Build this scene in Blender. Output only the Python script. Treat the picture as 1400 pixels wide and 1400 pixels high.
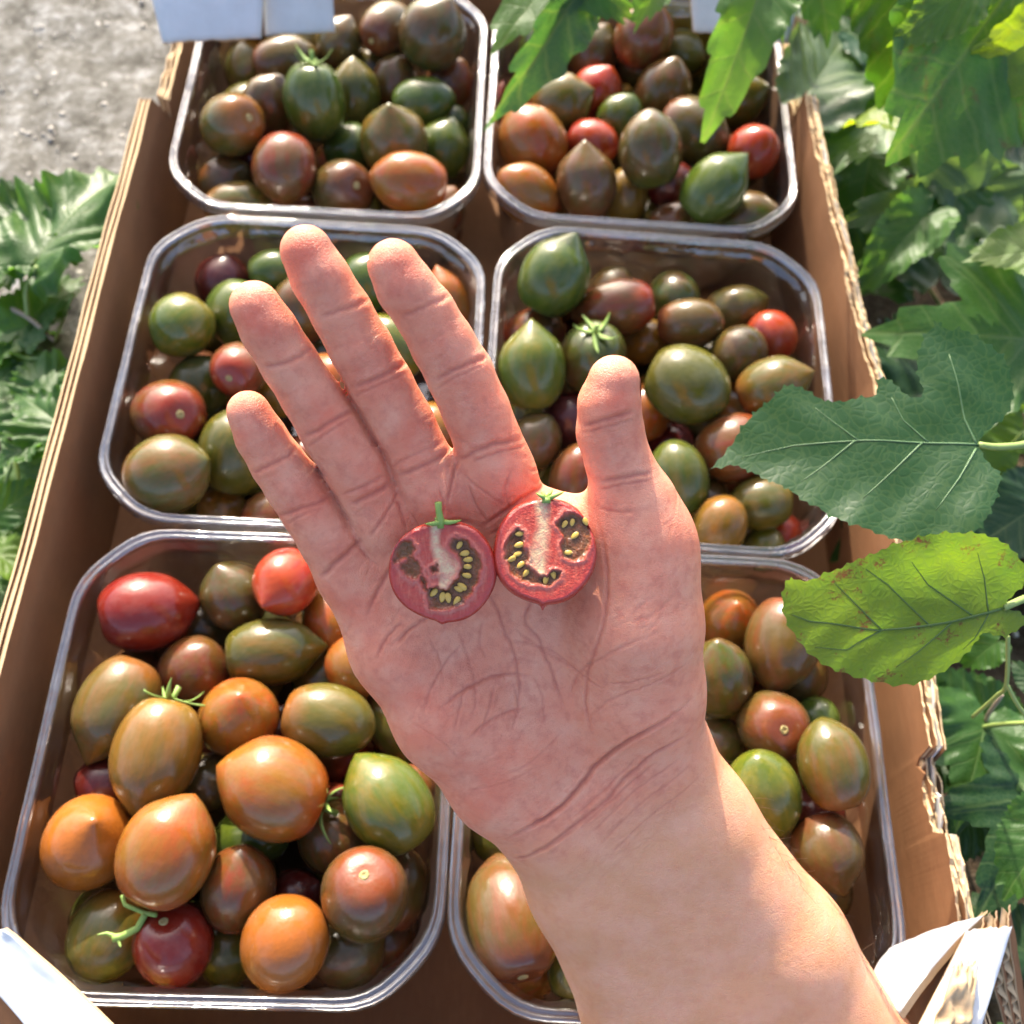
import bpy, bmesh, math, random
import numpy as np
from mathutils import Vector, Matrix, Quaternion

# ------------------------------------------------------------------ camera, sky, sun, exposure
for o in list(bpy.data.objects):
    bpy.data.objects.remove(o, do_unlink=True)
scene = bpy.context.scene
COL = scene.collection
PITCH, ROLL, YAW = (math.radians(v) for v in (62.808, 6.539, 4.366))
RIM_Z = 0.075                                   # height of the punnet rims
_f = np.array([math.sin(YAW)*math.cos(PITCH), math.cos(YAW)*math.cos(PITCH), -math.sin(PITCH)])
_r = np.array([math.cos(YAW), -math.sin(YAW), 0.0])
_u = np.cross(_r, _f)
CR = math.cos(ROLL)*_r + math.sin(ROLL)*_u
CU = -math.sin(ROLL)*_r + math.cos(ROLL)*_u
CF = _f
CAM = np.array([0.0020955, -0.1890405, 0.47654895])
FPX = 1404.0                                    # focal length in photograph pixels (1400 wide)
cam_d = bpy.data.cameras.new('camera')
cam = bpy.data.objects.new('camera', cam_d)
COL.objects.link(cam)
cam.matrix_world = Matrix(((CR[0], CU[0], -CF[0], CAM[0]), (CR[1], CU[1], -CF[1], CAM[1]),
                           (CR[2], CU[2], -CF[2], CAM[2]), (0, 0, 0, 1)))
cam_d.sensor_fit = 'HORIZONTAL'
cam_d.sensor_width = 36.0
cam_d.lens = 36.0*FPX/1400.0
cam_d.clip_start = 0.01
cam_d.clip_end = 200.0
cam_d.dof.use_dof = True
cam_d.dof.focus_distance = 0.298
cam_d.dof.aperture_fstop = 13.0
scene.camera = cam

SUN_EL, SUN_AZ = math.radians(32), math.radians(-14)     # azimuth from +Y, clockwise
world = bpy.data.worlds.new('World')
scene.world = world
world.use_nodes = True
wn = world.node_tree
bg = wn.nodes['Background']
sky = wn.nodes.new('ShaderNodeTexSky')
sky.sky_type = 'NISHITA'
sky.sun_disc = False
sky.sun_elevation = SUN_EL
sky.sun_rotation = SUN_AZ
sky.air_density = 0.65
sky.dust_density = 3.5
sky.ozone_density = 0.0
wn.links.new(sky.outputs[0], bg.inputs[0])
bg.inputs[1].default_value = 0.15
sun_d = bpy.data.lights.new('sun', 'SUN')
sun_d.energy = 2.7
sun_d.angle = math.radians(0.6)
sun_d.color = (1.0, 0.91, 0.76)
sun = bpy.data.objects.new('sun', sun_d)
COL.objects.link(sun)
_sd = Vector((math.sin(SUN_AZ)*math.cos(SUN_EL), math.cos(SUN_AZ)*math.cos(SUN_EL), math.sin(SUN_EL)))
sun.rotation_euler = _sd.to_track_quat('Z', 'Y').to_euler()
vs = scene.view_settings
vs.view_transform = 'Standard'
vs.look = 'None'
vs.gamma = 1.0
vs.use_curve_mapping = False
vs.exposure = 1.96
try:
    scene.cycles.transparent_max_bounces = 16
    scene.cycles.max_bounces = 6
except Exception:
    pass

# ------------------------------------------------------------------ helpers
def ray(px, py):
    return CF + CR*(px-700)/FPX - CU*(py-700)/FPX
def at_z(px, py, z):
    d = ray(px, py)
    return CAM + d*(z-CAM[2])/d[2]
def at_d(px, py, depth):
    return CAM + ray(px, py)*depth
def pix(P):
    d = np.asarray(P)-CAM
    z = d @ CF
    return 700+FPX*(d @ CR)/z, 700-FPX*(d @ CU)/z, z

def link(name, mesh, parent=None, mat=None):
    o = bpy.data.objects.new(name, mesh)
    COL.objects.link(o)
    if parent is not None:
        o.parent = parent
    if mat is not None and mesh is not None and not mesh.materials:
        mesh.materials.append(mat)
    return o
def mesh_from(name, verts, faces, smooth=True):
    me = bpy.data.meshes.new(name)
    me.from_pydata([tuple(map(float, v)) for v in verts], [], faces)
    if smooth:
        me.polygons.foreach_set('use_smooth', [True]*len(me.polygons))
    me.update()
    return me
def tag(o, label=None, cat=None, group=None, kind=None):
    if label: o['label'] = label
    if cat: o['category'] = cat
    if group: o['group'] = group
    if kind: o['kind'] = kind
    return o
def empty(name, loc=(0, 0, 0)):
    o = bpy.data.objects.new(name, None)
    COL.objects.link(o)
    o.location = loc
    o.empty_display_size = 0.01
    return o

# ---- material helpers
class NT:
    def __init__(self, name):
        self.m = bpy.data.materials.new(name)
        self.m.use_nodes = True
        self.t = self.m.node_tree
        self.b = self.t.nodes['Principled BSDF']
        self.out = self.t.nodes['Material Output']
    def n(self, typ, **kw):
        nd = self.t.nodes.new(typ)
        for k, v in kw.items():
            setattr(nd, k, v)
        return nd
    def l(self, a, b):
        self.t.links.new(a, b)
    def val(self, sock, v):
        if hasattr(v, 'is_output') or isinstance(v, bpy.types.NodeSocket):
            self.l(v, sock)
        else:
            sock.default_value = v
    def math(self, op, a, b=0.0, c=None, clamp=False):
        nd = self.n('ShaderNodeMath', operation=op, use_clamp=clamp)
        self.val(nd.inputs[0], a); self.val(nd.inputs[1], b)
        if c is not None: self.val(nd.inputs[2], c)
        return nd.outputs[0]
    def mix(self, fac, a, b, blend='MIX'):
        nd = self.n('ShaderNodeMix', data_type='RGBA', blend_type=blend)
        self.val(nd.inputs[0], fac)
        for i, v in ((6, a), (7, b)):
            if isinstance(v, (tuple, list)):
                v = tuple(v)+(1.0,) if len(v) == 3 else tuple(v)
            self.val(nd.inputs[i], v)
        return nd.outputs[2]
    def ramp(self, fac, stops):
        nd = self.n('ShaderNodeValToRGB')
        cr = nd.color_ramp
        while len(cr.elements) < len(stops): cr.elements.new(0.5)
        for e, (p, c) in zip(cr.elements, stops):
            e.position = p
            e.color = (c, c, c, 1) if isinstance(c, (int, float)) else tuple(c)+(1,)
        self.l(fac, nd.inputs[0])
        return nd.outputs[0]
    def noise(self, scale, detail=3.0, rough=0.5, vec=None, dist=0.0):
        nd = self.n('ShaderNodeTexNoise')
        nd.inputs['Scale'].default_value = scale
        nd.inputs['Detail'].default_value = detail
        nd.inputs['Roughness'].default_value = rough
        nd.inputs['Distortion'].default_value = dist
        if vec is not None: self.l(vec, nd.inputs['Vector'])
        return nd.outputs[0]
    def voronoi(self, scale, feature='F1', vec=None, rnd=1.0):
        nd = self.n('ShaderNodeTexVoronoi', feature=feature)
        nd.inputs['Scale'].default_value = scale
        nd.inputs['Randomness'].default_value = rnd
        if vec is not None: self.l(vec, nd.inputs['Vector'])
        return nd
    def coord(self, which='Object'):
        return self.n('ShaderNodeTexCoord').outputs[which]
    def mapping(self, vec, scale=(1, 1, 1), loc=(0, 0, 0), rot=(0, 0, 0)):
        nd = self.n('ShaderNodeMapping')
        self.l(vec, nd.inputs[0])
        nd.inputs['Scale'].default_value = scale
        nd.inputs['Location'].default_value = loc
        nd.inputs['Rotation'].default_value = rot
        return nd.outputs[0]
    def attr(self, name, typ='GEOMETRY'):
        return self.n('ShaderNodeAttribute', attribute_name=name, attribute_type=typ)
    def bump(self, h, strength=0.3, dist=0.001, normal=None):
        nd = self.n('ShaderNodeBump')
        nd.inputs['Strength'].default_value = strength
        nd.inputs['Distance'].default_value = dist
        self.l(h, nd.inputs['Height'])
        if normal is not None: self.l(normal, nd.inputs['Normal'])
        return nd.outputs[0]
    def set(self, **kw):
        names = dict(color='Base Color', rough='Roughness', spec='Specular IOR Level', normal='Normal', sss='Subsurface Weight',
                     sss_scale='Subsurface Scale', sss_radius='Subsurface Radius', coat='Coat Weight', coat_rough='Coat Roughness',
                     trans='Transmission Weight', ior='IOR', alpha='Alpha', sheen='Sheen Weight')
        for k, v in kw.items():
            s = self.b.inputs[names[k]]
            if isinstance(v, (tuple, list)) and k == 'color' and len(v) == 3: v = tuple(v)+(1.0,)
            self.val(s, v)
        return self
# ------------------------------------------------------------------ materials
MAT = {}
def m_skin():
    k = NT('skin')
    pal, arm = (0.76, 0.275, 0.16), (0.70, 0.325, 0.165)
    co = k.coord()
    mott = k.noise(90, 4, 0.6, co)
    c = k.mix(k.attr('arm').outputs['Fac'], pal, arm)
    c = k.mix(k.math('MULTIPLY', k.attr('blush').outputs['Fac'], 1.0), c, (0.68, 0.145, 0.08))
    c = k.mix(k.ramp(mott, [(0.38, 0.0), (0.66, 0.55)]), c, (0.78, 0.40, 0.26))
    mott2 = k.noise(260, 3, 0.6, co)
    calm = k.math('MULTIPLY_ADD', k.attr('arm').outputs['Fac'], -0.65, 1.0)
    c = k.mix(k.math('MULTIPLY', calm, k.ramp(mott2, [(0.48, 0.0), (0.72, 0.5)])), c, (0.56, 0.15, 0.095))
    c = k.mix(k.math('MULTIPLY', k.attr('crease').outputs['Fac'], 0.55), c, (0.47, 0.10, 0.065))
    c = k.mix(k.math('MULTIPLY', k.attr('grime').outputs['Fac'], k.ramp(k.noise(900, 3, 0.7, co), [(0.35, 0.2), (0.6, 1.0)])), c, (0.10, 0.07, 0.07))
    v = k.voronoi(1500, 'DISTANCE_TO_EDGE', k.mapping(co, (1, 0.75, 1), rot=(0, 0, 0.5)))
    cell = k.ramp(v.outputs['Distance'], [(0.0, 0.0), (0.12, 1.0)])
    fine = k.noise(2200, 3, 0.6, co)
    h = k.math('ADD', k.math('MULTIPLY', cell, 0.5), fine)
    nr = k.bump(h, 0.85, 0.00020)
    nr = k.bump(k.noise(420, 5, 0.65, co), 0.5, 0.0006, nr)
    k.set(color=c, rough=k.math('ADD', 0.34, k.math('MULTIPLY', mott2, 0.22)), spec=0.4, normal=nr, sss=0.35, sss_scale=0.0035, sss_radius=(1.0, 0.36, 0.2))
    return k.m
MAT['skin'] = m_skin()
MAT['nail'] = NT('fingernail').set(color=(0.62, 0.38, 0.32), rough=0.25, sss=0.1, sss_scale=0.002).m
def m_tomato():
    k = NT('tomato_skin')
    co = k.coord()
    inf = k.n('ShaderNodeObjectInfo')
    off = k.n('ShaderNodeVectorMath', operation='SCALE')
    cb = k.n('ShaderNodeCombineXYZ')
    k.l(inf.outputs['Random'], cb.inputs[0]); k.l(inf.outputs['Random'], cb.inputs[2])
    k.l(cb.outputs[0], off.inputs[0]); off.inputs['Scale'].default_value = 37.0
    sh = k.n('ShaderNodeVectorMath', operation='ADD'); k.l(co, sh.inputs[0]); k.l(off.outputs[0], sh.inputs[1])
    streak = k.noise(1.0, 4, 0.62, k.mapping(sh.outputs[0], (5.5, 5.5, 0.8)), 0.3)
    patch = k.noise(1.0, 3, 0.5, k.mapping(sh.outputs[0], (1.1, 1.1, 0.8)))
    z = k.n('ShaderNodeSeparateXYZ'); k.l(co, z.inputs[0])
    zz = k.math('MULTIPLY_ADD', z.outputs[2], 0.5, 0.5)                        # 0 stem, 1 tip
    c1 = k.attr('c1', 'OBJECT').outputs['Color']; c2 = k.attr('c2', 'OBJECT').outputs['Color']; c3 = k.attr('c3', 'OBJECT').outputs['Color']
    fac = k.math('ADD', k.math('MULTIPLY', streak, 0.75), k.math('MULTIPLY', patch, 0.9))
    c = k.mix(k.ramp(fac, [(0.60, 0.0), (0.93, 1.0)]), c1, c2)
    # ripening shoulder around the stem end and, softer, round the tip
    fs = k.math('ADD', k.math('SUBTRACT', 1.0, zz), k.math('MULTIPLY', k.math('SUBTRACT', patch, 0.5), 0.5))
    c = k.mix(k.ramp(fs, [(0.68, 0.0), (0.95, 0.85)]), c, c3)
    c = k.mix(k.ramp(k.noise(1.0, 5, 0.7, k.mapping(sh.outputs[0], (16, 16, 2.2))), [(0.45, 0.0), (0.8, 0.35)]), c, k.mix(0.5, c2, (0.02, 0.03, 0.01)))
    vo = k.voronoi(26.0, 'F1', sh.outputs[0])
    c = k.mix(k.ramp(vo.outputs['Distance'], [(0.02, 0.35), (0.07, 0.0)]), c, (0.45, 0.36, 0.2))    # pale lenticels
    bl = k.noise(1.0, 4, 0.6, k.mapping(sh.outputs[0], (2, 2, 2)))
    c = k.mix(k.ramp(bl, [(0.45, 0.0), (0.8, 0.09)]), c, (0.34, 0.33, 0.30))                             # waxy bloom
    nr = k.bump(k.noise(7.0, 4, 0.55, sh.outputs[0]), 0.12, 0.0015)
    k.set(color=c, rough=k.math('ADD', 0.13, k.math('MULTIPLY', bl, 0.20)), spec=0.36, coat=0.16, coat_rough=0.06, normal=nr, sss=0.0)
    return k.m
MAT['tomato'] = m_tomato()
def simple(name, col, rough=0.5, nscale=200, amt=0.35, bump=0.2, bd=0.0005, dark=0.6, **kw):
    k = NT(name)
    co = k.coord()
    n = k.noise(nscale, 4, 0.6, co)
    c = k.mix(k.ramp(n, [(0.3, 0.0), (0.75, amt)]), col, tuple(v*dark for v in col))
    k.set(color=c, rough=rough, normal=k.bump(n, bump, bd), **kw)
    return k.m
MAT['calyx'] = simple('calyx_green', (0.20, 0.31, 0.06), 0.55, 500)
MAT['scar'] = simple('stem_scar', (0.40, 0.33, 0.13), 0.75, 11, 0.7, 0.5, 0.002, 0.35)
def m_plastic(name, milky_sheen, gloss, tint):
    k = NT(name)
    tr = k.n('ShaderNodeBsdfTransparent'); tr.inputs[0].default_value = tint+(1,)
    gl = k.n('ShaderNodeBsdfGlossy'); gl.inputs['Roughness'].default_value = 0.06
    co = k.coord()
    nr = k.bump(k.noise(55, 3, 0.5, co), 0.25, 0.004)
    nr = k.bump(k.noise(240, 2, 0.5, k.mapping(co, (1, 1, 0.35))), 0.12, 0.001, nr)
    k.l(nr, gl.inputs['Normal'])
    fr = k.n('ShaderNodeFresnel'); fr.inputs['IOR'].default_value = 1.58
    k.l(nr, fr.inputs['Normal'])
    fac = k.math('MULTIPLY_ADD', fr.outputs[0], 1.5, gloss, clamp=True)
    mx = k.n('ShaderNodeMixShader'); k.l(fac, mx.inputs[0]); k.l(tr.outputs[0], mx.inputs[1]); k.l(gl.outputs[0], mx.inputs[2])
    df = k.n('ShaderNodeBsdfDiffuse'); df.inputs[0].default_value = (0.76, 0.84, 0.94, 1)  # pale blue milky layer, paints the rims' sky reflection into the plastic colour
    tl = k.n('ShaderNodeBsdfTranslucent'); tl.inputs[0].default_value = (0.80, 0.84, 0.88, 1)
    mm = k.n('ShaderNodeMixShader'); mm.inputs[0].default_value = 0.5
    k.l(df.outputs[0], mm.inputs[1]); k.l(tl.outputs[0], mm.inputs[2])
    m2 = k.n('ShaderNodeMixShader')
    k.l(k.math('MULTIPLY', k.ramp(k.noise(120, 4, 0.7, co), [(0.35, 0.5), (0.8, 1.4)]), milky_sheen, clamp=True), m2.inputs[0])
    k.l(mx.outputs[0], m2.inputs[1]); k.l(mm.outputs[0], m2.inputs[2])
    k.l(m2.outputs[0], k.out.inputs[0])
    return k.m
MAT['tub'] = m_plastic('clear_plastic_wall', 0.012, 0.03, (0.86, 0.87, 0.875))
MAT['rim'] = m_plastic('clear_plastic_rim', 0.06, 0.12, (0.95, 0.96, 0.97))
def m_card(name, col, scuff, fl=0.0):
    k = NT(name)
    co = k.coord()
    n = k.noise(60, 5, 0.65, co); fib = k.noise(500, 3, 0.6, k.mapping(co, (1, 0.25, 1)))
    c = k.mix(k.ramp(n, [(0.3, 0.0), (0.75, 0.5)]), col, tuple(v*0.72 for v in col))
    c = k.mix(k.ramp(fib, [(0.45, 0.0), (0.7, 0.16)]), c, scuff)
    wv = k.n('ShaderNodeTexWave', wave_type='BANDS', bands_direction='Z')
    wv.inputs['Scale'].default_value = 38; wv.inputs['Distortion'].default_value = 0.4
    k.l(co, wv.inputs['Vector'])
    h = k.math('ADD', k.math('MULTIPLY', wv.outputs['Fac'], fl), k.math('MULTIPLY', fib, 0.5))
    k.set(color=c, rough=0.8, spec=0.2, normal=k.bump(h, 0.35, 0.0006))
    return k.m
MAT['card'] = m_card('brown_cardboard', (0.22, 0.105, 0.048), (0.30, 0.165, 0.08), 0.2)
MAT['card_edge'] = m_card('cut_cardboard', (0.52, 0.38, 0.22), (0.66, 0.54, 0.36))
MAT['card_white'] = m_card('white_cardboard', (0.56, 0.59, 0.60), (0.47, 0.47, 0.45))
MAT['card_yellow'] = m_card('yellow_printed_cardboard', (0.55, 0.36, 0.03), (0.48, 0.30, 0.05))
def m_ground():
    k = NT('soil')
    co = k.coord()
    n = k.noise(22, 6, 0.7, co); n2 = k.noise(150, 5, 0.7, co)
    c = k.ramp(n, [(0.3, (0.02, 0.014, 0.009)), (0.55, (0.06, 0.04, 0.025)), (0.75, (0.15, 0.105, 0.07))])
    c = k.mix(k.ramp(n2, [(0.45, 0.0), (0.8, 0.5)]), c, (0.2, 0.16, 0.115))
    k.set(color=c, rough=0.95, spec=0.1, normal=k.bump(n2, 0.9, 0.006))
    return k.m
MAT['soil'] = m_ground()
def m_concrete():
    k = NT('weathered_concrete')
    co = k.coord()
    n = k.noise(14, 6, 0.7, co); n2 = k.noise(55, 8, 0.8, co); n3 = k.noise(400, 4, 0.7, co)
    c = k.ramp(n2, [(0.36, (0.045, 0.043, 0.036)), (0.46, (0.12, 0.115, 0.10)), (0.54, (0.20, 0.197, 0.18)), (0.64, (0.40, 0.405, 0.40))])
    c = k.mix(k.ramp(n, [(0.35, 0.0), (0.7, 0.55)]), c, (0.14, 0.13, 0.105))
    c = k.mix(k.ramp(n3, [(0.55, 0.0), (0.8, 0.5)]), c, (0.14, 0.12, 0.09))
    h = k.math('ADD', n2, k.math('MULTIPLY', n3, 0.4))
    k.set(color=c, rough=0.92, spec=0.15, normal=k.bump(h, 0.8, 0.004))
    return k.m
MAT['concrete'] = m_concrete()
MAT['pebble'] = simple('pebble', (0.42, 0.40, 0.35), 0.85, 120, 0.6, 0.4, 0.001)
def m_leaf():
    k = NT('leaf')
    co = k.n('ShaderNodeUVMap').outputs[0]
    ob = k.coord('Object')
    inf = k.n('ShaderNodeObjectInfo')
    sp = k.n('ShaderNodeSeparateXYZ'); k.l(co, sp.inputs[0])
    x = k.math('MULTIPLY_ADD', sp.outputs[0], 2.0, -1.0); y = k.math('ABSOLUTE', k.math('MULTIPLY_ADD', sp.outputs[1], 2.0, -1.0))
    wob = k.math('MULTIPLY', k.math('SUBTRACT', k.noise(7, 2, 0.5, co), 0.5), 0.10)
    # midrib, two side main veins, and the pinnate side veins
    def band(v, w):
        return k.ramp(v, [(0.0, 1.0), (w, 0.0)])
    mid = band(k.math('ABSOLUTE', k.math('ADD', y, k.math('MULTIPLY', wob, 0.15))), 0.016)
    s1 = band(k.math('ABSOLUTE', k.math('SUBTRACT', k.math('ADD', y, wob), k.math('MULTIPLY', x, 0.95))), 0.02)
    fr = k.math('FRACT', k.math('ADD', k.math('SUBTRACT', k.math('MULTIPLY', x, 4.6), k.math('MULTIPLY', y, 3.9)), k.math('MULTIPLY', wob, 5.0)))
    sv = k.math('MULTIPLY', band(k.math('ABSOLUTE', k.math('SUBTRACT', fr, 0.5)), 0.085), k.ramp(x, [(0.02, 0.0), (0.1, 1.0)]))
    net = k.voronoi(62, 'DISTANCE_TO_EDGE', k.mix(0.06, co, k.n('ShaderNodeTexNoise').outputs['Color']))
    nt = k.ramp(net.outputs['Distance'], [(0.0, 1.0), (0.12, 0.0)])
    vs_ = k.attr('veins', 'OBJECT').outputs['Fac']
    vein = k.math('MULTIPLY', vs_, k.math('MAXIMUM', mid, k.math('MAXIMUM', k.math('MULTIPLY', s1, 0.8), k.math('MULTIPLY', sv, 0.7)), clamp=True), clamp=True)
    tint = k.attr('c1', 'OBJECT').outputs['Color']
    n = k.noise(9, 4, 0.6, ob)
    c = k.mix(k.ramp(n, [(0.3, 0.0), (0.75, 0.4)]), tint, k.mix(0.5, tint, (0.02, 0.05, 0.02)))
    c = k.mix(k.math('MULTIPLY', nt, 0.10), c, (0.2, 0.3, 0.1))
    c = k.mix(k.math('MULTIPLY', vein, 0.22), c, (0.28, 0.38, 0.14))
    blem = k.math('MULTIPLY', k.ramp(k.noise(8.5, 6, 0.8, k.mapping(co, (1, 1, 1), (3.1, 1.7, 0))), [(0.57, 0.0), (0.62, 1.0)]), k.attr('blemish', 'OBJECT').outputs['Fac'])
    c = k.mix(blem, c, (0.085, 0.04, 0.018))
    spk = k.voronoi(420, 'F1', ob)
    c = k.mix(k.ramp(spk.outputs['Distance'], [(0.05, 0.55), (0.12, 0.0)]), c, (0.55, 0.58, 0.55))
    h = k.math('ADD', k.math('MULTIPLY', vein, -0.9), k.math('MULTIPLY', k.ramp(net.outputs['Distance'], [(0.0, 0.0), (0.3, 1.0)]), 0.35))
    nr = k.bump(h, 0.28, 0.0007)
    k.set(color=c, rough=0.42, spec=0.45, normal=nr)
    tl = k.n('ShaderNodeBsdfTranslucent')
    tc = k.mix(1.0, c, (2.9, 2.5, 0.7), 'MULTIPLY')
    tc = k.mix(k.math('MULTIPLY', nt, 0.4), tc, (0.10, 0.20, 0.015))
    tc = k.mix(k.ramp(k.noise(4.5, 5, 0.7, co), [(0.4, 0.0), (0.7, 0.7)]), tc, k.mix(1.0, tc, (0.45, 0.75, 0.5), 'MULTIPLY'))
    tc = k.mix(k.math('MULTIPLY', vein, 0.5), tc, (0.08, 0.14, 0.02))
    k.l(tc, tl.inputs[0]); k.l(nr, tl.inputs['Normal'])
    ms = k.n('ShaderNodeMixShader'); ms.inputs[0].default_value = 0.48
    k.l(k.b.outputs[0], ms.inputs[1]); k.l(tl.outputs[0], ms.inputs[2]); k.l(ms.outputs[0], k.out.inputs[0])
    return k.m
MAT['leaf'] = m_leaf()
MAT['stem'] = simple('green_stem', (0.22, 0.30, 0.08), 0.5, 150)
MAT['twig'] = simple('woody_twig', (0.30, 0.24, 0.17), 0.8, 300)
MAT['vein'] = simple('leaf_vein', (0.075, 0.15, 0.055), 0.5, 400)
MAT['vein_dark'] = simple('underside_vein', (0.07, 0.13, 0.02), 0.5, 400)
MAT['hair'] = NT('fine_hair').set(color=(0.10, 0.05, 0.025), rough=0.4).m
# ------------------------------------------------------------------ ground
def grid_mesh(name, x0, x1, y0, y1, nx, ny, zf):
    vs_ = [(x0+(x1-x0)*i/nx, y0+(y1-y0)*j/ny, 0) for j in range(ny+1) for i in range(nx+1)]
    vs_ = [(x, y, zf(x, y)) for x, y, _ in vs_]
    fs_ = [(j*(nx+1)+i, j*(nx+1)+i+1, (j+1)*(nx+1)+i+1, (j+1)*(nx+1)+i) for j in range(ny) for i in range(nx)]
    return mesh_from(name, vs_, fs_)
from mathutils import noise as mnoise
def build_ground():
    def zf(x, y):
        return -0.004+0.006*mnoise.noise(Vector((x*9, y*9, 0.3)))*(1 if abs(x) < 2 and abs(y) < 2 else 0)*(0 if (-0.2 < x < 0.2 and -0.3 < y < 0.5) else 1)-0.004
    far = [(-40, -40, -0.02), (40, -40, -0.02), (40, 40, -0.02), (-40, 40, -0.02)]
    g = link('ground', grid_mesh('ground', -1.6, 1.6, -1.2, 2.0, 160, 160, zf), None, MAT['soil']); tag(g, kind='structure')
    g2 = link('ground_beyond', mesh_from('ground_beyond', far, [(0, 1, 2, 3)]), None, MAT['soil']); tag(g2, kind='structure')
    # concrete slab along the left of the tray, with an uneven broken edge
    rng = random.Random(3)
    def edge(y):
        return -0.185-0.02*math.sin(y*9)+0.012*mnoise.noise(Vector((y*30, 0, 1))) if y > 0.12 else -0.185-0.02*math.sin(1.08)-max(0, 0.24-y)*1.5*0.5
    nx, ny = 70, 70
    vs_ = []
    for j in range(ny+1):
        y = 0.13+(1.6-0.13)*(j/ny)**1.5
        xe = min(edge(y), -0.17)
        for i in range(nx+1):
            x = xe-(1.3)*(i/nx)**1.5
            z = 0.0015+0.0035*mnoise.noise(Vector((x*40, y*40, 0)))+0.001*mnoise.noise(Vector((x*130, y*130, 4)))
            if i == 0: z = -0.012
            vs_.append((x, y, z))
    fs_ = [(j*(nx+1)+i, (j+1)*(nx+1)+i, (j+1)*(nx+1)+i+1, j*(nx+1)+i+1) for j in range(ny) for i in range(nx)]
    s = link('concrete_path', mesh_from('concrete_path', vs_, fs_), None, MAT['concrete']); tag(s, kind='structure')
    # loose grit on the concrete and the soil: too many to count
    base = [(math.sin(a)*math.cos(b), math.cos(a)*math.cos(b), math.sin(b)) for b in (-0.9, 0.0, 0.9) for a in [k*math.pi/3+b for k in range(6)]]+[(0, 0, 1), (0, 0, -1)]
    V, F_ = [], []
    for _ in range(2600):
        if rng.random() < 0.75:
            x, y = rng.uniform(-0.60, -0.20), rng.uniform(0.13, 0.62)
        else:
            x, y = rng.choice([rng.uniform(-0.34, -0.2), rng.uniform(0.22, 0.55)]), rng.uniform(-0.25, 0.6)
        sz = 0.0005+0.0017*rng.random()**3
        s3 = (sz*rng.uniform(0.7, 1.4), sz*rng.uniform(0.7, 1.4), sz*rng.uniform(0.4, 0.9)); rot = rng.uniform(0, 6.3); b = len(V)
        for (a, c, d) in base:
            j = rng.uniform(0.8, 1.15)
            px_, py_ = a*s3[0]*j, c*s3[1]*j
            V.append((x+px_*math.cos(rot)-py_*math.sin(rot), y+px_*math.sin(rot)+py_*math.cos(rot), 0.0012+d*s3[2]*j))
        for r_ in range(2):
            for q in range(6):
                F_.append((b+r_*6+q, b+r_*6+(q+1) % 6, b+(r_+1)*6+(q+1) % 6, b+(r_+1)*6+q))
        for q in range(6):
            F_.append((b+12+q, b+12+(q+1) % 6, b+18)); F_.append((b+(q+1) % 6, b+q, b+19))
    p = link('grit', mesh_from('grit', V, F_), None, MAT['pebble'])
    tag(p, 'loose pale grit scattered over the concrete and soil', 'grit', kind='stuff')

# ------------------------------------------------------------------ cardboard tray
XL, XR, YF, YB, WH = -0.1785, 0.1838, -0.2010, 0.3760, 0.086
def sheet(path, z0, zt, th, name, mat, parent, wob=0.0, seed=0, cell=0.0022):
    """a standing sheet following a plan path; zt(s, i) gives the uneven top"""
    pts = []
    for (a, b) in zip(path[:-1], path[1:]):
        L_ = math.hypot(b[0]-a[0], b[1]-a[1]); n = max(1, int(L_/cell))
        pts += [(a[0]+(b[0]-a[0])*i/n, a[1]+(b[1]-a[1])*i/n) for i in range(n)]
    pts.append(path[-1])
    V, F_ = [], []
    N = len(pts)
    for i, (x, y) in enumerate(pts):
        a = pts[max(i-1, 0)]; b = pts[min(i+1, N-1)]
        tx, ty = b[0]-a[0], b[1]-a[1]; l_ = math.hypot(tx, ty) or 1
        nx_, ny_ = -ty/l_, tx/l_
        top = zt(x, y, i)
        for z, k in ((z0, 0.0), (z0+(top-z0)*0.5, 0.5), (top, 1.0)):
            w = wob*k*mnoise.noise(Vector((x*25+seed, y*25, z*20)))
            V.append((x+nx_*(w-th/2), y+ny_*(w-th/2), z)); V.append((x+nx_*(w+th/2), y+ny_*(w+th/2), z))
    for i in range(N-1):
        a, b = i*6, (i+1)*6
        for k in range(2):
            F_.append((a+2*k, b+2*k, b+2*k+2, a+2*k+2)); F_.append((a+2*k+1, a+2*k+3, b+2*k+3, b+2*k+1))
        F_.append((a+4, b+4, b+5, a+5)); F_.append((a, a+1, b+1, b))
    F_ += [(0, 2, 3, 1), (2, 4, 5, 3), (6*N-6, 6*N-5, 6*N-3, 6*N-4), (6*N-4, 6*N-3, 6*N-1, 6*N-2)]
    me = mesh_from(name, V, F_, False)
    me.materials.append(mat); me.materials.append(MAT['card_edge'])
    for p in me.polygons:
        if abs(p.normal.z) > 0.7: p.material_index = 1
    return link(name, me, parent)
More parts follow.
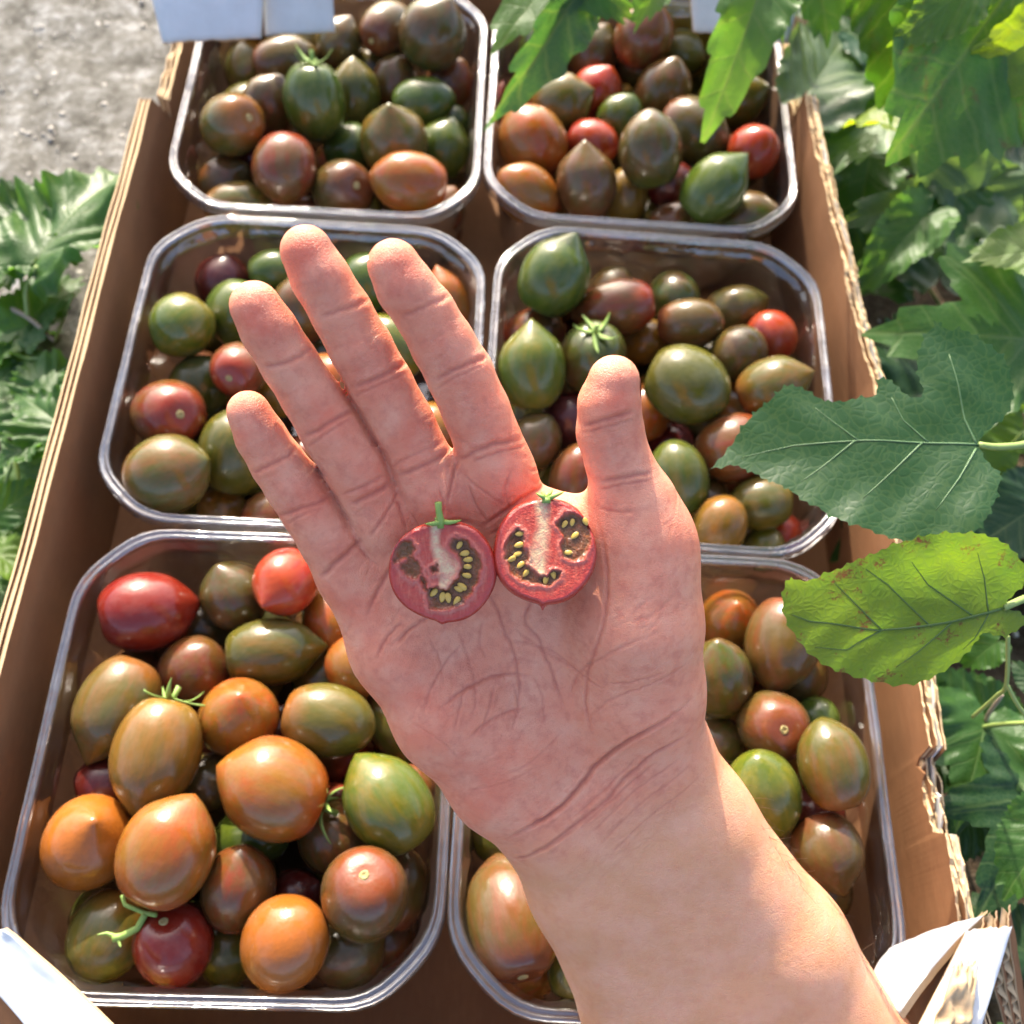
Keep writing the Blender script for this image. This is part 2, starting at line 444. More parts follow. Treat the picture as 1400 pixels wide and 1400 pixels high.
def board(quad_px, th, name, mat, parent, bend=0.0, nu=14, nv=14, edge=None, seed=1, crum=0.0006):
    """a loose piece of board through four corner points (world), bowed, with its own thickness"""
    q = [np.array(p) for p in quad_px]
    nrm = np.cross(q[1]-q[0], q[3]-q[0]); nrm /= np.linalg.norm(nrm)
    V, F_ = [], []
    for s in (0, 1):
        for j in range(nv+1):
            for i in range(nu+1):
                u, v = i/nu, j/nv
                p = (1-u)*(1-v)*q[0]+u*(1-v)*q[1]+u*v*q[2]+(1-u)*v*q[3]
                p = p+nrm*crum*(mnoise.noise(Vector((u*5+seed, v*5, 0)))+0.4*mnoise.noise(Vector((u*16+seed, v*16, 0))))+nrm*(bend*4*v*(1-v)*0.6+bend*4*u*(1-u)*0.4-s*th)
                if edge and j in (0, nv): p = p+(q[3]-q[0])*edge*mnoise.noise(Vector((u*9+seed, j, s*0.4)))
                V.append(p)
    M = (nu+1)*(nv+1)
    for j in range(nv):
        for i in range(nu):
            a = j*(nu+1)+i
            F_.append((a, a+1, a+nu+2, a+nu+1)); F_.append((M+a, M+a+nu+1, M+a+nu+2, M+a+1))
    nm = len(F_)
    for i in range(nu):
        a = i; b = nv*(nu+1)+i
        F_.append((a, M+a, M+a+1, a+1)); F_.append((b, b+1, M+b+1, M+b))
    for j in range(nv):
        a = j*(nu+1); b = a+nu
        F_.append((a, a+nu+1, M+a+nu+1, M+a)); F_.append((b, M+b, M+b+nu+1, b+nu+1))
    me = mesh_from(name, V, F_, True)
    me.materials.append(mat); me.materials.append(MAT['card_edge'])
    for p in me.polygons:
        if p.index >= nm: p.material_index = 1; p.use_smooth = False
    return link(name, me, parent)
def flute_end(p0, p1, up, depth_dir, name, parent, amp, waves, depth):
    """a corrugated strip whose cut end shows the waves"""
    p0, p1, up, dd = (np.array(v, float) for v in (p0, p1, up, depth_dir))
    n = waves*10; V, F_ = [], []
    for i in range(n+1):
        t = i/n
        c = p0+(p1-p0)*t+up*amp*math.sin(t*waves*2*math.pi)
        tn = (p1-p0)/np.linalg.norm(p1-p0)
        for d in (0, depth):
            for w in (-0.00025, 0.00025):
                V.append(c+dd*d+up*w)
    for i in range(n):
        a, b = 4*i, 4*i+4
        F_ += [(a, b, b+1, a+1), (a, a+2, b+2, b), (a+1, b+1, b+3, a+3), (a+2, a+3, b+3, b+2)]
    return link(name, mesh_from(name, V, F_), parent, MAT['card_edge'])

def build_tray():
    t = empty('cardboard_tray', (0, 0.09, 0))
    t.location = (0, 0, 0)
    tag(t, 'open brown cardboard fruit tray with torn edges and white corner flaps', 'tray')
    # floor board
    fl = grid_mesh('tray_floor', XL, XR, YF, YB, 20, 30, lambda x, y: 0.0045)
    link('tray_floor', fl, t, MAT['card'])
    fb = grid_mesh('tray_underside', XL, XR, YF, YB, 2, 2, lambda x, y: 0.0008)
    link('tray_underside', fb, t, MAT['card'])
    # side walls: three liners with fluting between
    def top_left(off):
        def f(x, y, i):
            z = WH-0.0007*mnoise.noise(Vector((y*40, off, 2)))
            if y > 0.245:
                z = WH-min(0.036, (y-0.245)*1.6) if y < 0.268 else WH-0.020+0.004*mnoise.noise(Vector((y*80, off, 5)))
            return z
        return f
    def top_right(off):
        def f(x, y, i):
            z = WH+0.0030*mnoise.noise(Vector((y*45, off*3, 8)))+0.0020*mnoise.noise(Vector((y*130, off*7, 1)))+0.0012*mnoise.noise(Vector((y*420, off*3, 7)))
            if -0.115 < y < -0.085: z -= 0.010*(1+0.5*mnoise.noise(Vector((y*200, off, 3))))
            if y > 0.28: z -= 0.018
            return z
        return f
    for sx, X, tf in ((-1, XL, top_left), (1, XR, top_right)):
        w = empty('side_wall'); w.parent = t
        skew = -0.0052 if sx < 0 else 0.0035
        def P(d): return [(X+sx*d, YF), (X+sx*d, YB)] if sx < 0 else [(X+d-0.001, YF), (X+d, -0.05), (X+d, 0.09), (X+d-0.0065, 0.18), (X+d-0.0105, 0.24), (X+d-0.012, YB)]
        wob = 0.0006 if sx < 0 else 0.0016
        sheet(P(0.0), 0.001, tf(0.0), 0.0007, 'liner', MAT['card'], w, wob, 1)
        sheet(P(0.0026), 0.001, tf(1.7), 0.0006, 'liner', MAT['card'], w, wob, 1.2)
        sheet(P(0.0052), 0.001, tf(3.1), 0.0007, 'liner', MAT['card_white'] if sx > 0 else MAT['card'], w, wob, 1.4)
        if sx > 0:
            sheet(P(0.0078), 0.001, lambda x, y, i: top_right(5.0)(x, y, i)-0.004, 0.0006, 'liner', MAT['card'], w, wob, 2.4)
        for d in (0.0013, 0.0039):
            g = tf(d*900)
            sheet(P(d), 0.001, lambda x, y, i, g=g: g(x, y, i)-0.0016, 0.0012, 'fluting', MAT['card_edge'], w, wob, 1.1)
    for Y, sy in ((YF, -1), (YB, 1)):
        w = empty('end_wall'); w.parent = t
        for d in (0.0, 0.0026, 0.0052):
            sheet([(XL, Y+sy*d), (XR, Y+sy*d)], 0.001, lambda x, y, i, d=d: 0.070+0.001*mnoise.noise(Vector((x*60, d*900, 2))), 0.0007, 'liner', MAT['card'], w, 0.0008, d*500)
    # corner flaps ------------------------------------------------------------
    A = lambda x, y, z: at_z(x, y, z)
    # far left white flaps, hanging into the corner
    board([A(222, 58, .088), A(357, 52, .090), A(365, -60, .118), A(196, -60, .116)], 0.003, 'corner_flap', MAT['card_white'], t, 0.003, edge=0.03)
    board([A(362, 48, .086), A(458, 44, .086), A(452, -60, .116), A(358, -60, .116)], 0.003, 'corner_flap', MAT['card_white'], t, 0.002, edge=0.02)
    # far right white flap over yellow print
    board([A(948, 42, .092), A(1080, 60, .092), A(1098, -60, .118), A(940, -60, .118)], 0.003, 'corner_flap', MAT['card_white'], t, 0.002, edge=0.03)
    board([(0.080, 0.3715, 0.012), (0.150, 0.3715, 0.012), (0.156, 0.3715, 0.100), (0.074, 0.3715, 0.100)], 0.002, 'printed_panel', MAT['card_yellow'], t, 0.0)
    # near left: white flap folded over the corner, bright in the sun, and a yellow one below
    board([A(-60, 1290, .088), A(10, 1268, .090), A(165, 1410, .088), A(110, 1490, .086)], 0.003, 'corner_flap', MAT['card_white'], t, 0.004, edge=0.02)
    board([A(-60, 1340, .074), A(0, 1318, .076), A(75, 1400, .074), A(40, 1480, .072)], 0.003, 'torn_flap', MAT['card'], t, 0.002, edge=0.12, seed=4)
    board([(-0.150, -0.1985, 0.02), (-0.098, -0.1985, 0.02), (-0.098, -0.1985, 0.064), (-0.150, -0.1985, 0.066)], 0.0015, 'printed_panel', MAT['card_yellow'], t, 0.0)
    # near right: two white flaps folded back, cut ends showing the corrugation
    e1 = [A(1180, 1372, .078), A(1216, 1296, .083), A(1345, 1251, .090), A(1228, 1388, .090)]
    board([e1[0], e1[3], e1[2], e1[1]], 0.0035, 'corner_flap', MAT['card_white'], t, 0.004, edge=0.03, seed=7)
    e2 = [A(1236, 1440, .086), A(1322, 1272, .094), A(1384, 1266, .096), A(1330, 1440, .092)]
    board([e2[0], e2[3], e2[2], e2[1]], 0.0035, 'corner_flap', MAT['card_white'], t, 0.002, edge=0.03, seed=9)
    # brown liner seen between the two
    board([A(1216, 1402, .080), A(1252, 1420, .080), A(1352, 1262, .086), A(1338, 1255, .088)], 0.0015, 'liner', MAT['card'], t, 0.0005, edge=0.15, seed=11)
    board([A(1270, 1420, .096), A(1322, 1430, .096), A(1335, 1325, .098), A(1305, 1318, .098)], 0.0012, 'torn_flap', MAT['card_edge'], t, 0.003, edge=0.22, nu=16, nv=16, seed=13, crum=0.0035)
    # standing corner post, double corrugation facing the viewer
    o0, o1 = A(1376, 1268, .094), A(1402, 1440, .066)
    p0, p1 = A(1340, 1285, .092), A(1384, 1440, .066)
    m0, m1 = A(1358, 1276, .093), A(1393, 1440, .066)
    back = np.array([0.25, 0.95, 0.1])
    upv = np.array([0.95, -0.25, 0.15])
    flute_end((o0+m0)/2, (o1+m1)/2, upv, back, 'fluting', t, 0.0014, 6, 0.008)
    flute_end((p0+m0)/2, (p1+m1)/2, upv, back, 'fluting', t, 0.0014, 6, 0.008)
    for (a, b) in ((o0, o1), (m0, m1), (p0, p1)):
        board([a, a+back*0.008, b+back*0.008, b], 0.0006, 'liner', MAT['card'], t, 0.0)
    return t

# ------------------------------------------------------------------ punnets
def rounded_oct(w, d, ch, rad, n=5):
    hx, hy = w/2, d/2
    c = [(hx, hy-ch), (hx-ch, hy), (-hx+ch, hy), (-hx, hy-ch), (-hx, -hy+ch), (-hx+ch, -hy), (hx-ch, -hy), (hx, -hy+ch)]
    out = []
    N = len(c)
    for i in range(N):
        p = Vector(c[i]); a = (Vector(c[i-1])-p).normalized(); b = (Vector(c[(i+1) % N])-p).normalized()
        for k in range(n):
            t = k/(n-1)
            s = p+a*rad*(1-t); e = p+b*rad*t
            out.append(s.lerp(e, t))                 # quadratic blend
    # split the long sides so the plastic can ripple
    res = []
    for i, p in enumerate(out):
        q = out[(i+1) % len(out)]
        m = max(1, int((q-p).length/0.0026))
        res += [p.lerp(q, k/m) for k in range(m)]
    return [(p.x, p.y) for p in res]
P_W, P_D, P_H = 0.1630, 0.1822, 0.0690
PROFILE_RIM = [(0.0006, -0.0060), (-0.0003, -0.0056), (0.0, -0.0012), (0.0004, -0.0003), (0.0011, 0.0001), (0.0018, -0.0005), (0.0022, -0.0011), (0.0027, -0.0005), (0.0033, 0.0001), (0.0039, -0.0003), (0.0044, -0.0014)]
PROFILE_TUB = [(0.0044, -0.0014), (0.0049, -0.0052), (0.0062, -0.0062), (0.0066, -0.0110), (0.0075, -0.0220), (0.0086, -0.0350), (0.0104, -0.0560), (0.0132, -0.0635), (0.0200, -0.0682), (0.0330, -0.0690), (0.0560, -0.0690), (0.0800, -0.0690)]
def punnet_mesh(name, prof, seed, cap=False):
    base = rounded_oct(P_W, P_D, 0.0235, 0.013)
    N = len(base); V, F_ = [], []
    for (i, z) in prof:
        sx, sy = (P_W/2-i)/(P_W/2), (P_D/2-i)/(P_D/2)
        for q_, (x, y) in enumerate(base):
            rb = 0.0011*max(0.0, math.sin(q_*2*math.pi/8.0))**2 if -0.062 < z < -0.009 else 0.0      # moulded ribs
            sx, sy = (P_W/2-i-rb)/(P_W/2), (P_D/2-i-rb)/(P_D/2)
            w = 0.0008*mnoise.noise(Vector((x*30+seed, y*30, z*20)))*(1 if i > 0.003 else 0.45)
            V.append((x*sx*(1+w*4), y*sy*(1+w*4), z+w*0.6))
    for r_ in range(len(prof)-1):
        for k in range(N):
            a, b = r_*N+k, r_*N+(k+1) % N
            F_.append((a, b, b+N, a+N))
    if cap:
        F_.append(tuple(range((len(prof)-1)*N, len(prof)*N)))
    me = mesh_from(name, V, F_)
    return me
PUNNETS = {}; P_SIZE = {}
def build_punnets():
    spec = [('near left', -0.0829, -0.0905, 0.3, 0.1605, 0.1840), ('near right', 0.0842, -0.0918, -0.6, 0.1705, 0.1850), ('middle left', -0.0824, 0.0912, -0.2, 0.1675, 0.1740),
            ('middle right', 0.0866, 0.0922, -1.6, 0.1655, 0.1795), ('far left', -0.0856, 0.2730, 0.2, 0.1632, 0.1810), ('far right', 0.0825, 0.2770, -0.8, 0.1690, 0.1810)]
    for i, (nm, x, y, a, w_, d_) in enumerate(spec):
        p = empty('punnet', (x, y, RIM_Z)); p.rotation_euler.z = math.radians(a); p.scale = (w_/P_W, d_/P_D, 1)
        link('tub', punnet_mesh('tub', PROFILE_TUB, i*3.7, True), p, MAT['tub'])
        link('rim', punnet_mesh('rim', PROFILE_RIM, i*3.7), p, MAT['rim'])
        hid = {'near right': 'partly under the forearm', 'middle left': 'behind the fingers', 'middle right': 'behind the thumb',
               'near left': 'by the white corner flap', 'far left': 'nearest the concrete', 'far right': 'under the hanging leaves'}[nm]
        tag(p, 'clear plastic %s punnet of tomatoes, %s' % (nm, hid), 'punnet', 'clear punnets in the tray')
        PUNNETS[nm] = (x, y); P_SIZE[nm] = (w_, d_)
# ------------------------------------------------------------------ tomatoes
# body colour, streak colour, shoulder colour
TC = dict(
    red=((.40, .035, .018), (.42, .085, .025), (.34, .03, .018)), deepred=((.22, .016, .014), (.27, .04, .02), (.24, .03, .015)),
    orange=((.45, .115, .022), (.30, .15, .028), (.44, .10, .02)), yellor=((.50, .19, .032), (.40, .15, .028), (.44, .22, .035)),
    brown=((.235, .092, .036), (.15, .105, .03), (.26, .07, .03)), redbrown=((.28, .062, .03), (.19, .10, .03), (.34, .045, .02)),
    dkbrown=((.18, .09, .034), (.12, .10, .03), (.21, .065, .03)), olive=((.21, .155, .028), (.11, .115, .02), (.15, .13, .024)),
    green=((.16, .18, .032), (.085, .13, .022), (.10, .15, .03)), dkgreen=((.11, .135, .032), (.16, .09, .03), (.09, .13, .025)),
    yelgreen=((.25, .22, .03), (.12, .16, .022), (.26, .20, .04)), maroon=((.11, .016, .016), (.15, .03, .02), (.14, .02, .015)),
    gold=((.32, .17, .035), (.21, .13, .025), (.30, .19, .035)), brolive=((.25, .14, .036), (.14, .13, .028), (.33, .13, .03)))
# cx cy length width (photograph px) | direction of the tip in the picture, tip towards viewer | layer | colour | s scar c calyx | what it looks like
T_NL = '''
200 837 135 108 12 0 0.2 deepred - glossy deep red tomato, tip to the right, by the top left corner
315 817 100 95 120 30 1 dkbrown - dull brownish olive tomato right of the deep red one
387 797 98 88 225 40 0.1 red - bright red tomato with its tip down left, beside the little finger
372 890 137 95 5 0 0.3 olive - olive tomato lying level with its point to the right
449 846 90 76 270 30 0.8 orange - orange red tomato peeping past the edge of the palm
490 915 84 90 300 40 0.5 orange - orange tomato half under the heel of the hand
260 921 100 96 60 45 0.7 redbrown - rosy brown tomato just behind the green calyx
138 972 150 110 248 5 0.4 brolive - long olive tomato leaning on the left wall, tip down
211 1030 165 118 258 5 -0.3 gold c golden brown tomato standing upright with a green calyx on top
326 980 112 108 90 65 0 orange - round orange tomato right of the calyx
447 985 134 102 -14 5 0 brolive - yellow olive tomato with a rusty point to the right
377 1080 156 135 160 8 -0.6 orange c largest orange tomato, lying at the centre, calyx at its right
543 1102 152 118 125 5 -0.2 yelgreen - green and yellow tomato with its sharp point up left
118 1150 126 124 80 72 0 yellor - round yellow orange tomato at the left wall, tip facing up
228 1168 156 128 68 15 -0.4 orange - plump light orange tomato below the upright golden one
325 1226 120 103 85 42 0.2 redbrown - rosy red tomato, small, below the largest orange one
490 1227 130 121 275 -68 -0.2 brown s brown orange tomato with a pale round stem scar facing up
245 1304 108 108 300 -55 0.2 deepred s dark maroon tomato with an oval scar, near the front rim
390 1312 130 121 50 45 -0.2 yellor - yellow orange tomato at the front rim, small tip up right
345 1148 112 88 200 0 1.1 green c muted green tomato underneath the largest orange one
150 1276 126 106 250 0 1 brolive - dull olive tomato in the front left corner
310 1337 96 88 90 20 1.1 olive - mustard olive tomato between the maroon one and front rim
480 1335 108 102 30 20 1.1 dkbrown - dark brown tomato low down against the front rim
572 1230 118 84 80 0 1.1 brown - brown tomato squeezed against the right wall
458 1148 102 98 120 30 1.2 brown - shaded brown tomato below the small green sepals
405 1225 70 74 30 30 1.5 maroon - dark maroon tomato deep between two rosy ones
130 1068 96 82 20 0 1.3 maroon - dim reddish tomato beneath the upright golden one
282 1072 80 84 70 20 1.3 dkbrown - purplish brown tomato seen through a gap at the centre
548 1312 84 80 60 20 1.5 redbrown - dim red tomato in the front right corner
556 1004 124 84 130 0 1.1 dkgreen - dark olive tomato under the heel of the palm
445 938 92 84 20 10 1.6 dkgreen - dark green tomato deep behind the yellow olive one
600 1072 70 70 70 30 1.3 redbrown - small red brown tomato by the right wall under the hand
275 862 90 80 0 0 1.6 dkbrown - dark tomato low down below the deep red one
'''
T_NR = '''
998 843 90 84 60 60 0.5 orange - bright orange red tomato beside the wrist side of the hand
1068 880 135 100 258 8 0 brown - large brown orange tomato with its point down, left of the leaf
988 932 112 90 90 40 0 dkgreen - glossy dark olive tomato touching the edge of the hand
1118 930 92 84 30 20 0.9 brown - brown tomato half under the yellow green leaf
1052 990 108 98 165 -74 0.2 brown s brown tomato with a small greenish stem scar facing up
1142 987 74 66 60 10 0.8 green - small green tomato near the right wall
1138 1058 130 95 100 8 -0.1 brolive - brown and green tomato standing with its tip up
1045 1089 126 106 95 45 -0.2 yelgreen - pale olive green tomato beside the forearm, tip up
1124 1155 108 100 285 10 0.9 brown - rusty brown tomato below the tip up one
1150 1300 92 84 60 0 1.5 dkbrown - dim brown tomato at the front right, low behind the forearm hairs
1176 1165 88 80 100 0 1.6 maroon - dim maroon tomato low against the right wall
1172 1250 84 78 100 0 1.7 brown - dim rusty tomato low in the front right
1132 1235 92 80 60 0 1.3 dkbrown - shaded brown tomato by the hairy edge of the forearm
984 1022 84 78 60 20 1.2 dkgreen - dark tomato in the gap beside the wrist
660 1137 100 90 70 10 0.9 olive - olive green tomato left of the forearm under the wrist
692 1258 172 126 102 -20 0 brown s large striped brown tomato with a red stem end, left of forearm
726 1366 100 92 20 20 1 orange - orange red tomato in the front left corner
778 1366 110 76 80 0 0.8 olive - olive tomato against the front rim touching the forearm
'''
T_ML = '''
258 446 92 88 228 10 0.2 yelgreen - olive yellow tomato with its tip down left, at left wall
320 432 94 86 250 10 0.6 green - green tomato just left of the ring finger tip
374 370 84 62 10 0 0.9 green - green tomato with orange flush behind the middle finger
412 425 100 84 80 20 0.9 brown - brown orange tomato between ring and middle finger tips
500 381 92 82 60 20 0.9 green - greenish tomato between middle and index finger tips
620 408 92 66 105 8 0.6 orange - orange tomato with its tip up, near the right rim
272 527 88 82 60 20 0.6 olive - olive yellow tomato above the scarred brown red one
330 508 80 76 40 -64 0.3 redbrown s rosy tomato with pale scar touching the ring finger
219 566 100 98 180 -74 0 redbrown s brown red tomato with a cream stem scar ringed in red
315 627 128 106 75 10 0.1 olive - large olive tomato tucked against the little finger
220 657 120 108 20 30 -0.2 brolive - big tan and rust tomato in the front left corner
308 692 74 68 90 10 1 gold - yellowish brown tomato at the front rim
366 704 76 66 40 0 1.1 redbrown - red brown tomato at front rim beside the little finger
540 476 104 76 130 0 1.0 yelgreen - yellow tomato seen between the middle and index fingers
458 524 84 76 130 0 1.2 orange - orange tomato seen between ring and middle fingers
598 588 84 72 130 0 1.2 orange - orange tomato glimpsed at the base of the index finger
372 536 80 66 130 0 1.1 gold - golden tomato glimpsed between little and ring fingers
'''
T_MR = '''
754 388 117 98 62 5 -0.1 green - large green tomato in the back left corner, tip up
842 423 118 80 190 0 0.1 redbrown - brown orange tomato lying level, right of the big green one
828 380 76 66 60 10 0.8 brown - brown tomato behind the level brown orange one
944 447 96 70 0 5 0.4 brown - rust brown tomato lying level in the middle of the back row
1003 426 92 68 20 0 0.8 brolive - dull olive brown tomato in the back row, right of the rusty one
1070 461 74 70 110 30 0.5 red - bright red tomato by the right wall
808 492 106 96 265 -48 0 dkgreen c dark green tomato with a dried calyx facing up
717 507 120 95 92 10 -0.2 yelgreen - yellow green tomato with pointed top, beside the index finger
716 452 90 84 20 0 0.7 redbrown - reddish tomato behind the yellow green pointed one
936 528 124 106 338 5 -0.2 olive - large shiny olive tomato right of the thumb tip
1005 491 82 78 60 10 0.6 dkgreen - dark green tomato between the large olive and the red
1052 526 104 86 20 10 0 brolive - brown olive tomato under the tip of the dark leaf
887 566 82 76 60 20 0.6 orange - orange tomato touching the right side of the thumb
1001 617 110 96 200 10 0 redbrown - rosy brown tomato partly behind the dark leaf point
930 656 110 82 100 10 0 green - pale olive green tomato beside the thumb joint
1036 696 90 76 180 10 0.3 olive - yellowish olive tomato below the dark leaf
988 746 92 76 60 20 0.1 gold - tan tomato at the front rim, sunlit half
1047 748 66 58 60 20 0.8 olive - small olive tomato at the front rim
1076 738 60 56 90 20 1.1 red - small dark red tomato in the front right corner
972 692 72 62 70 10 1.0 brown - brown tomato in the gap below the rosy brown one
734 600 88 76 60 20 0.7 brown - brown tomato with orange flecks beside the index finger base
772 577 84 74 60 20 0.9 maroon - dark maroon tomato left of the thumb
788 650 92 72 70 10 0.7 redbrown - rosy tomato in the fork between thumb and index finger
918 602 66 60 20 20 1.4 maroon - dim red tomato deep behind the thumb
880 470 70 62 40 10 1.3 gold - yellowish tomato in the gap above the thumb tip
'''
T_FL = '''
592 54 98 92 60 20 0 dkgreen - largest dark green brown tomato at the back right
523 54 82 68 35 -50 0.5 dkbrown s brown tomato with a red scar next to the largest dark one
470 68 74 64 60 10 0.8 dkbrown - dark brown tomato in the middle of the back row
390 83 94 66 10 0 0.7 dkbrown - dark brown tomato lying level below the white flap
366 146 84 74 60 20 0.7 brown - orange brown tomato left of the one with the calyx
434 143 108 86 270 -12 -0.2 green c green brown tomato standing with a green calyx on top
487 132 96 72 90 10 0.6 olive - olive tomato just right of the calyx
318 179 86 84 200 -55 0 brolive s brown olive tomato with a red stem scar, far left
578 141 90 68 10 10 0.3 green - green and orange tomato lying level near the right wall
634 127 74 66 60 20 0.8 redbrown - dark red tomato touching the right wall
540 196 100 92 95 35 0 brolive - brown green tomato with a pale pointed top
473 201 80 66 20 10 0.5 green - smooth green tomato left of the pale pointed one
616 206 84 74 70 10 0.5 green - green tomato in the front right, by the rim
562 250 110 84 170 8 -0.2 orange - orange tomato with green shading and a bright tip, front right
390 236 98 86 265 25 0 redbrown - rosy and green tomato pointing down at the front middle
464 259 88 82 200 -62 0.1 dkbrown s dark brown tomato with a pale scar at the front rim
290 250 80 72 40 20 0.3 brown - brown tomato in the front left corner
322 276 94 70 10 10 0.4 brolive - red and grey green tomato lying level at the front left rim
405 291 60 54 30 0 1.2 redbrown - small rosy tomato just showing above the front rim
542 120 78 64 80 10 1.1 brown - brown tomato behind the green and orange level one
512 112 66 60 60 10 1.4 dkgreen - dim bluish tomato deep in the back
642 166 66 60 60 10 1.2 green - dim green tomato against the right wall
346 234 66 60 60 10 1.3 maroon - dim reddish tomato beneath the scarred left one
636 290 66 60 60 10 1.2 redbrown - red tomato seen low in the right front corner
'''
T_FR = '''
728 195 104 95 120 10 0 orange - large orange tomato by the left rim
878 52 88 82 60 30 0 redbrown - reddish brown tomato at the back, between hanging leaves
815 76 80 72 60 10 0.7 dkbrown - dark purple brown tomato left of the reddish back one
738 62 70 62 60 10 0.9 green - pale green tomato behind the left hanging leaves
768 142 86 78 20 10 0.4 brolive - brown olive tomato under the tip of the hanging leaf
816 130 76 70 60 20 0.7 red - red tomato behind the brown olive one
906 126 90 74 70 20 0.3 brown - brown green tomato in the middle of the back half
846 166 72 64 60 20 0.7 green - pale green tomato above the striped one
808 194 76 64 340 10 0.5 red - rosy red tomato left of the pale green one
887 213 107 87 95 8 -0.2 dkgreen - striped green tomato standing upright at the centre
947 179 104 86 340 10 0 dkbrown - dark olive brown tomato right of the striped green one
1000 136 98 78 20 10 0.6 olive - dull olive tomato under the right hanging leaf
1031 209 74 70 60 40 0.3 red - bright red round tomato by the right wall
978 263 108 82 46 0 0 green - green tomato with its tip up right, front right
801 252 102 83 92 15 -0.2 brown - brown red tomato with a bright pointed top, front middle
719 268 96 76 140 20 0 orange - orange tomato in the front left corner
1022 302 98 72 10 10 0.3 dkgreen - green brown tomato lying level at the front right rim
856 276 80 62 80 10 0.8 gold - golden tomato between the bright topped and striped ones
907 262 72 64 40 10 1.0 maroon - dim brown tomato below the striped green one
918 312 78 68 60 10 0.6 brown - rusty tomato seen through the front rim
694 138 66 60 60 10 1.0 red - red tomato against the left wall
964 318 74 66 60 10 1.2 dkbrown - brown tomato behind the clear front wall
'''

def tomato_mesh(name, beak, blunt, seed, segs=28, rings=20):
    """unit tomato, stem at z=-1, tip at z=+1, greatest radius 1"""
    rng = random.Random(seed)
    V, F_ = [(0, 0, -0.885)], []
    for i in range(1, rings):
        th = math.pi*i/rings
        z = -math.cos(th)
        r_ = math.sin(th)**(0.92 if z < 0 else blunt)
        zz = z
        if z > 0.55:                                       # drawn out tip
            s = (z-0.55)/0.45
            r_ *= 1-beak*0.30*s*s
            zz = z+beak*0.10*s**3
        if z < -0.80: zz = z+0.10*((-z-0.80)/0.20)**2      # stem dimple
        for k in range(segs):
            a = 2*math.pi*k/segs
            rr = r_*(1+0.018*math.cos(2*a+seed)*1.2+0.010*math.cos(3*a+seed*2)+0.008*math.cos(5*a+seed)*max(0, -z))
            V.append((rr*math.cos(a)+0.03*math.sin(z*2+seed), rr*math.sin(a), zz))
    V.append((0.03*math.sin(2+seed), 0, 1.0+beak*0.13))
    n = rings-1
    for k in range(segs):
        F_.append((0, 1+(k+1) % segs, 1+k))
        for i in range(n-1):
            a, b = 1+i*segs+k, 1+i*segs+(k+1) % segs
            F_.append((a, b, b+segs, a+segs))
        F_.append((1+(n-1)*segs+k, 1+(n-1)*segs+(k+1) % segs, len(V)-1))
    me = mesh_from(name, V, F_)
    me.materials.append(MAT['tomato'])
    return me
TM = [tomato_mesh('tomato', b, bl, s) for s, (b, bl) in enumerate([(1.0, 0.92), (0.6, 0.95), (1.5, 0.95), (0.3, 0.90), (0.9, 1.05)])]
def scar_mesh():
    V, F_ = [(0, 0, -0.012)], []
    prof = [(0.05, 0.004), (0.10, 0.034), (0.15, 0.026), (0.19, -0.02)]
    S = 14
    for (r_, h) in prof:
        for k in range(S):
            a = 2*math.pi*k/S
            V.append((r_*math.cos(a)*(1+.08*math.sin(3*a)), r_*math.sin(a), h))
    for k in range(S):
        F_.append((0, 1+k, 1+(k+1) % S))
        for i in range(len(prof)-1):
            a, b = 1+i*S+k, 1+i*S+(k+1) % S
            F_.append((a, a+S, b+S, b))
    me = mesh_from('stem_scar', V, F_); me.materials.append(MAT['scar'])
    return me
SCAR = scar_mesh()
def tube(pts, rads, S=7, cap=True):
    pts = [np.array(p, float) for p in pts]
    V, F_ = [], []
    up = np.array([0.3, 0.2, 0.93])
    for i, p in enumerate(pts):
        t = pts[min(i+1, len(pts)-1)]-pts[max(i-1, 0)]; t = t/(np.linalg.norm(t)+1e-12)
        s = np.cross(t, up)
        if np.linalg.norm(s) < 1e-3: s = np.cross(t, np.array([1.0, 0, 0]))
        s /= np.linalg.norm(s); q = np.cross(s, t)
        r_ = rads[i] if hasattr(rads, '__len__') else rads
        for k in range(S):
            a = 2*math.pi*k/S
            V.append(p+(s*math.cos(a)+q*math.sin(a))*r_)
    for i in range(len(pts)-1):
        for k in range(S):
            a, b = i*S+k, i*S+(k+1) % S
            F_.append((a, b, b+S, a+S))
    if cap:
        F_.append(tuple(range(S))[::-1]); F_.append(tuple(range((len(pts)-1)*S, len(pts)*S)))
    return V, F_
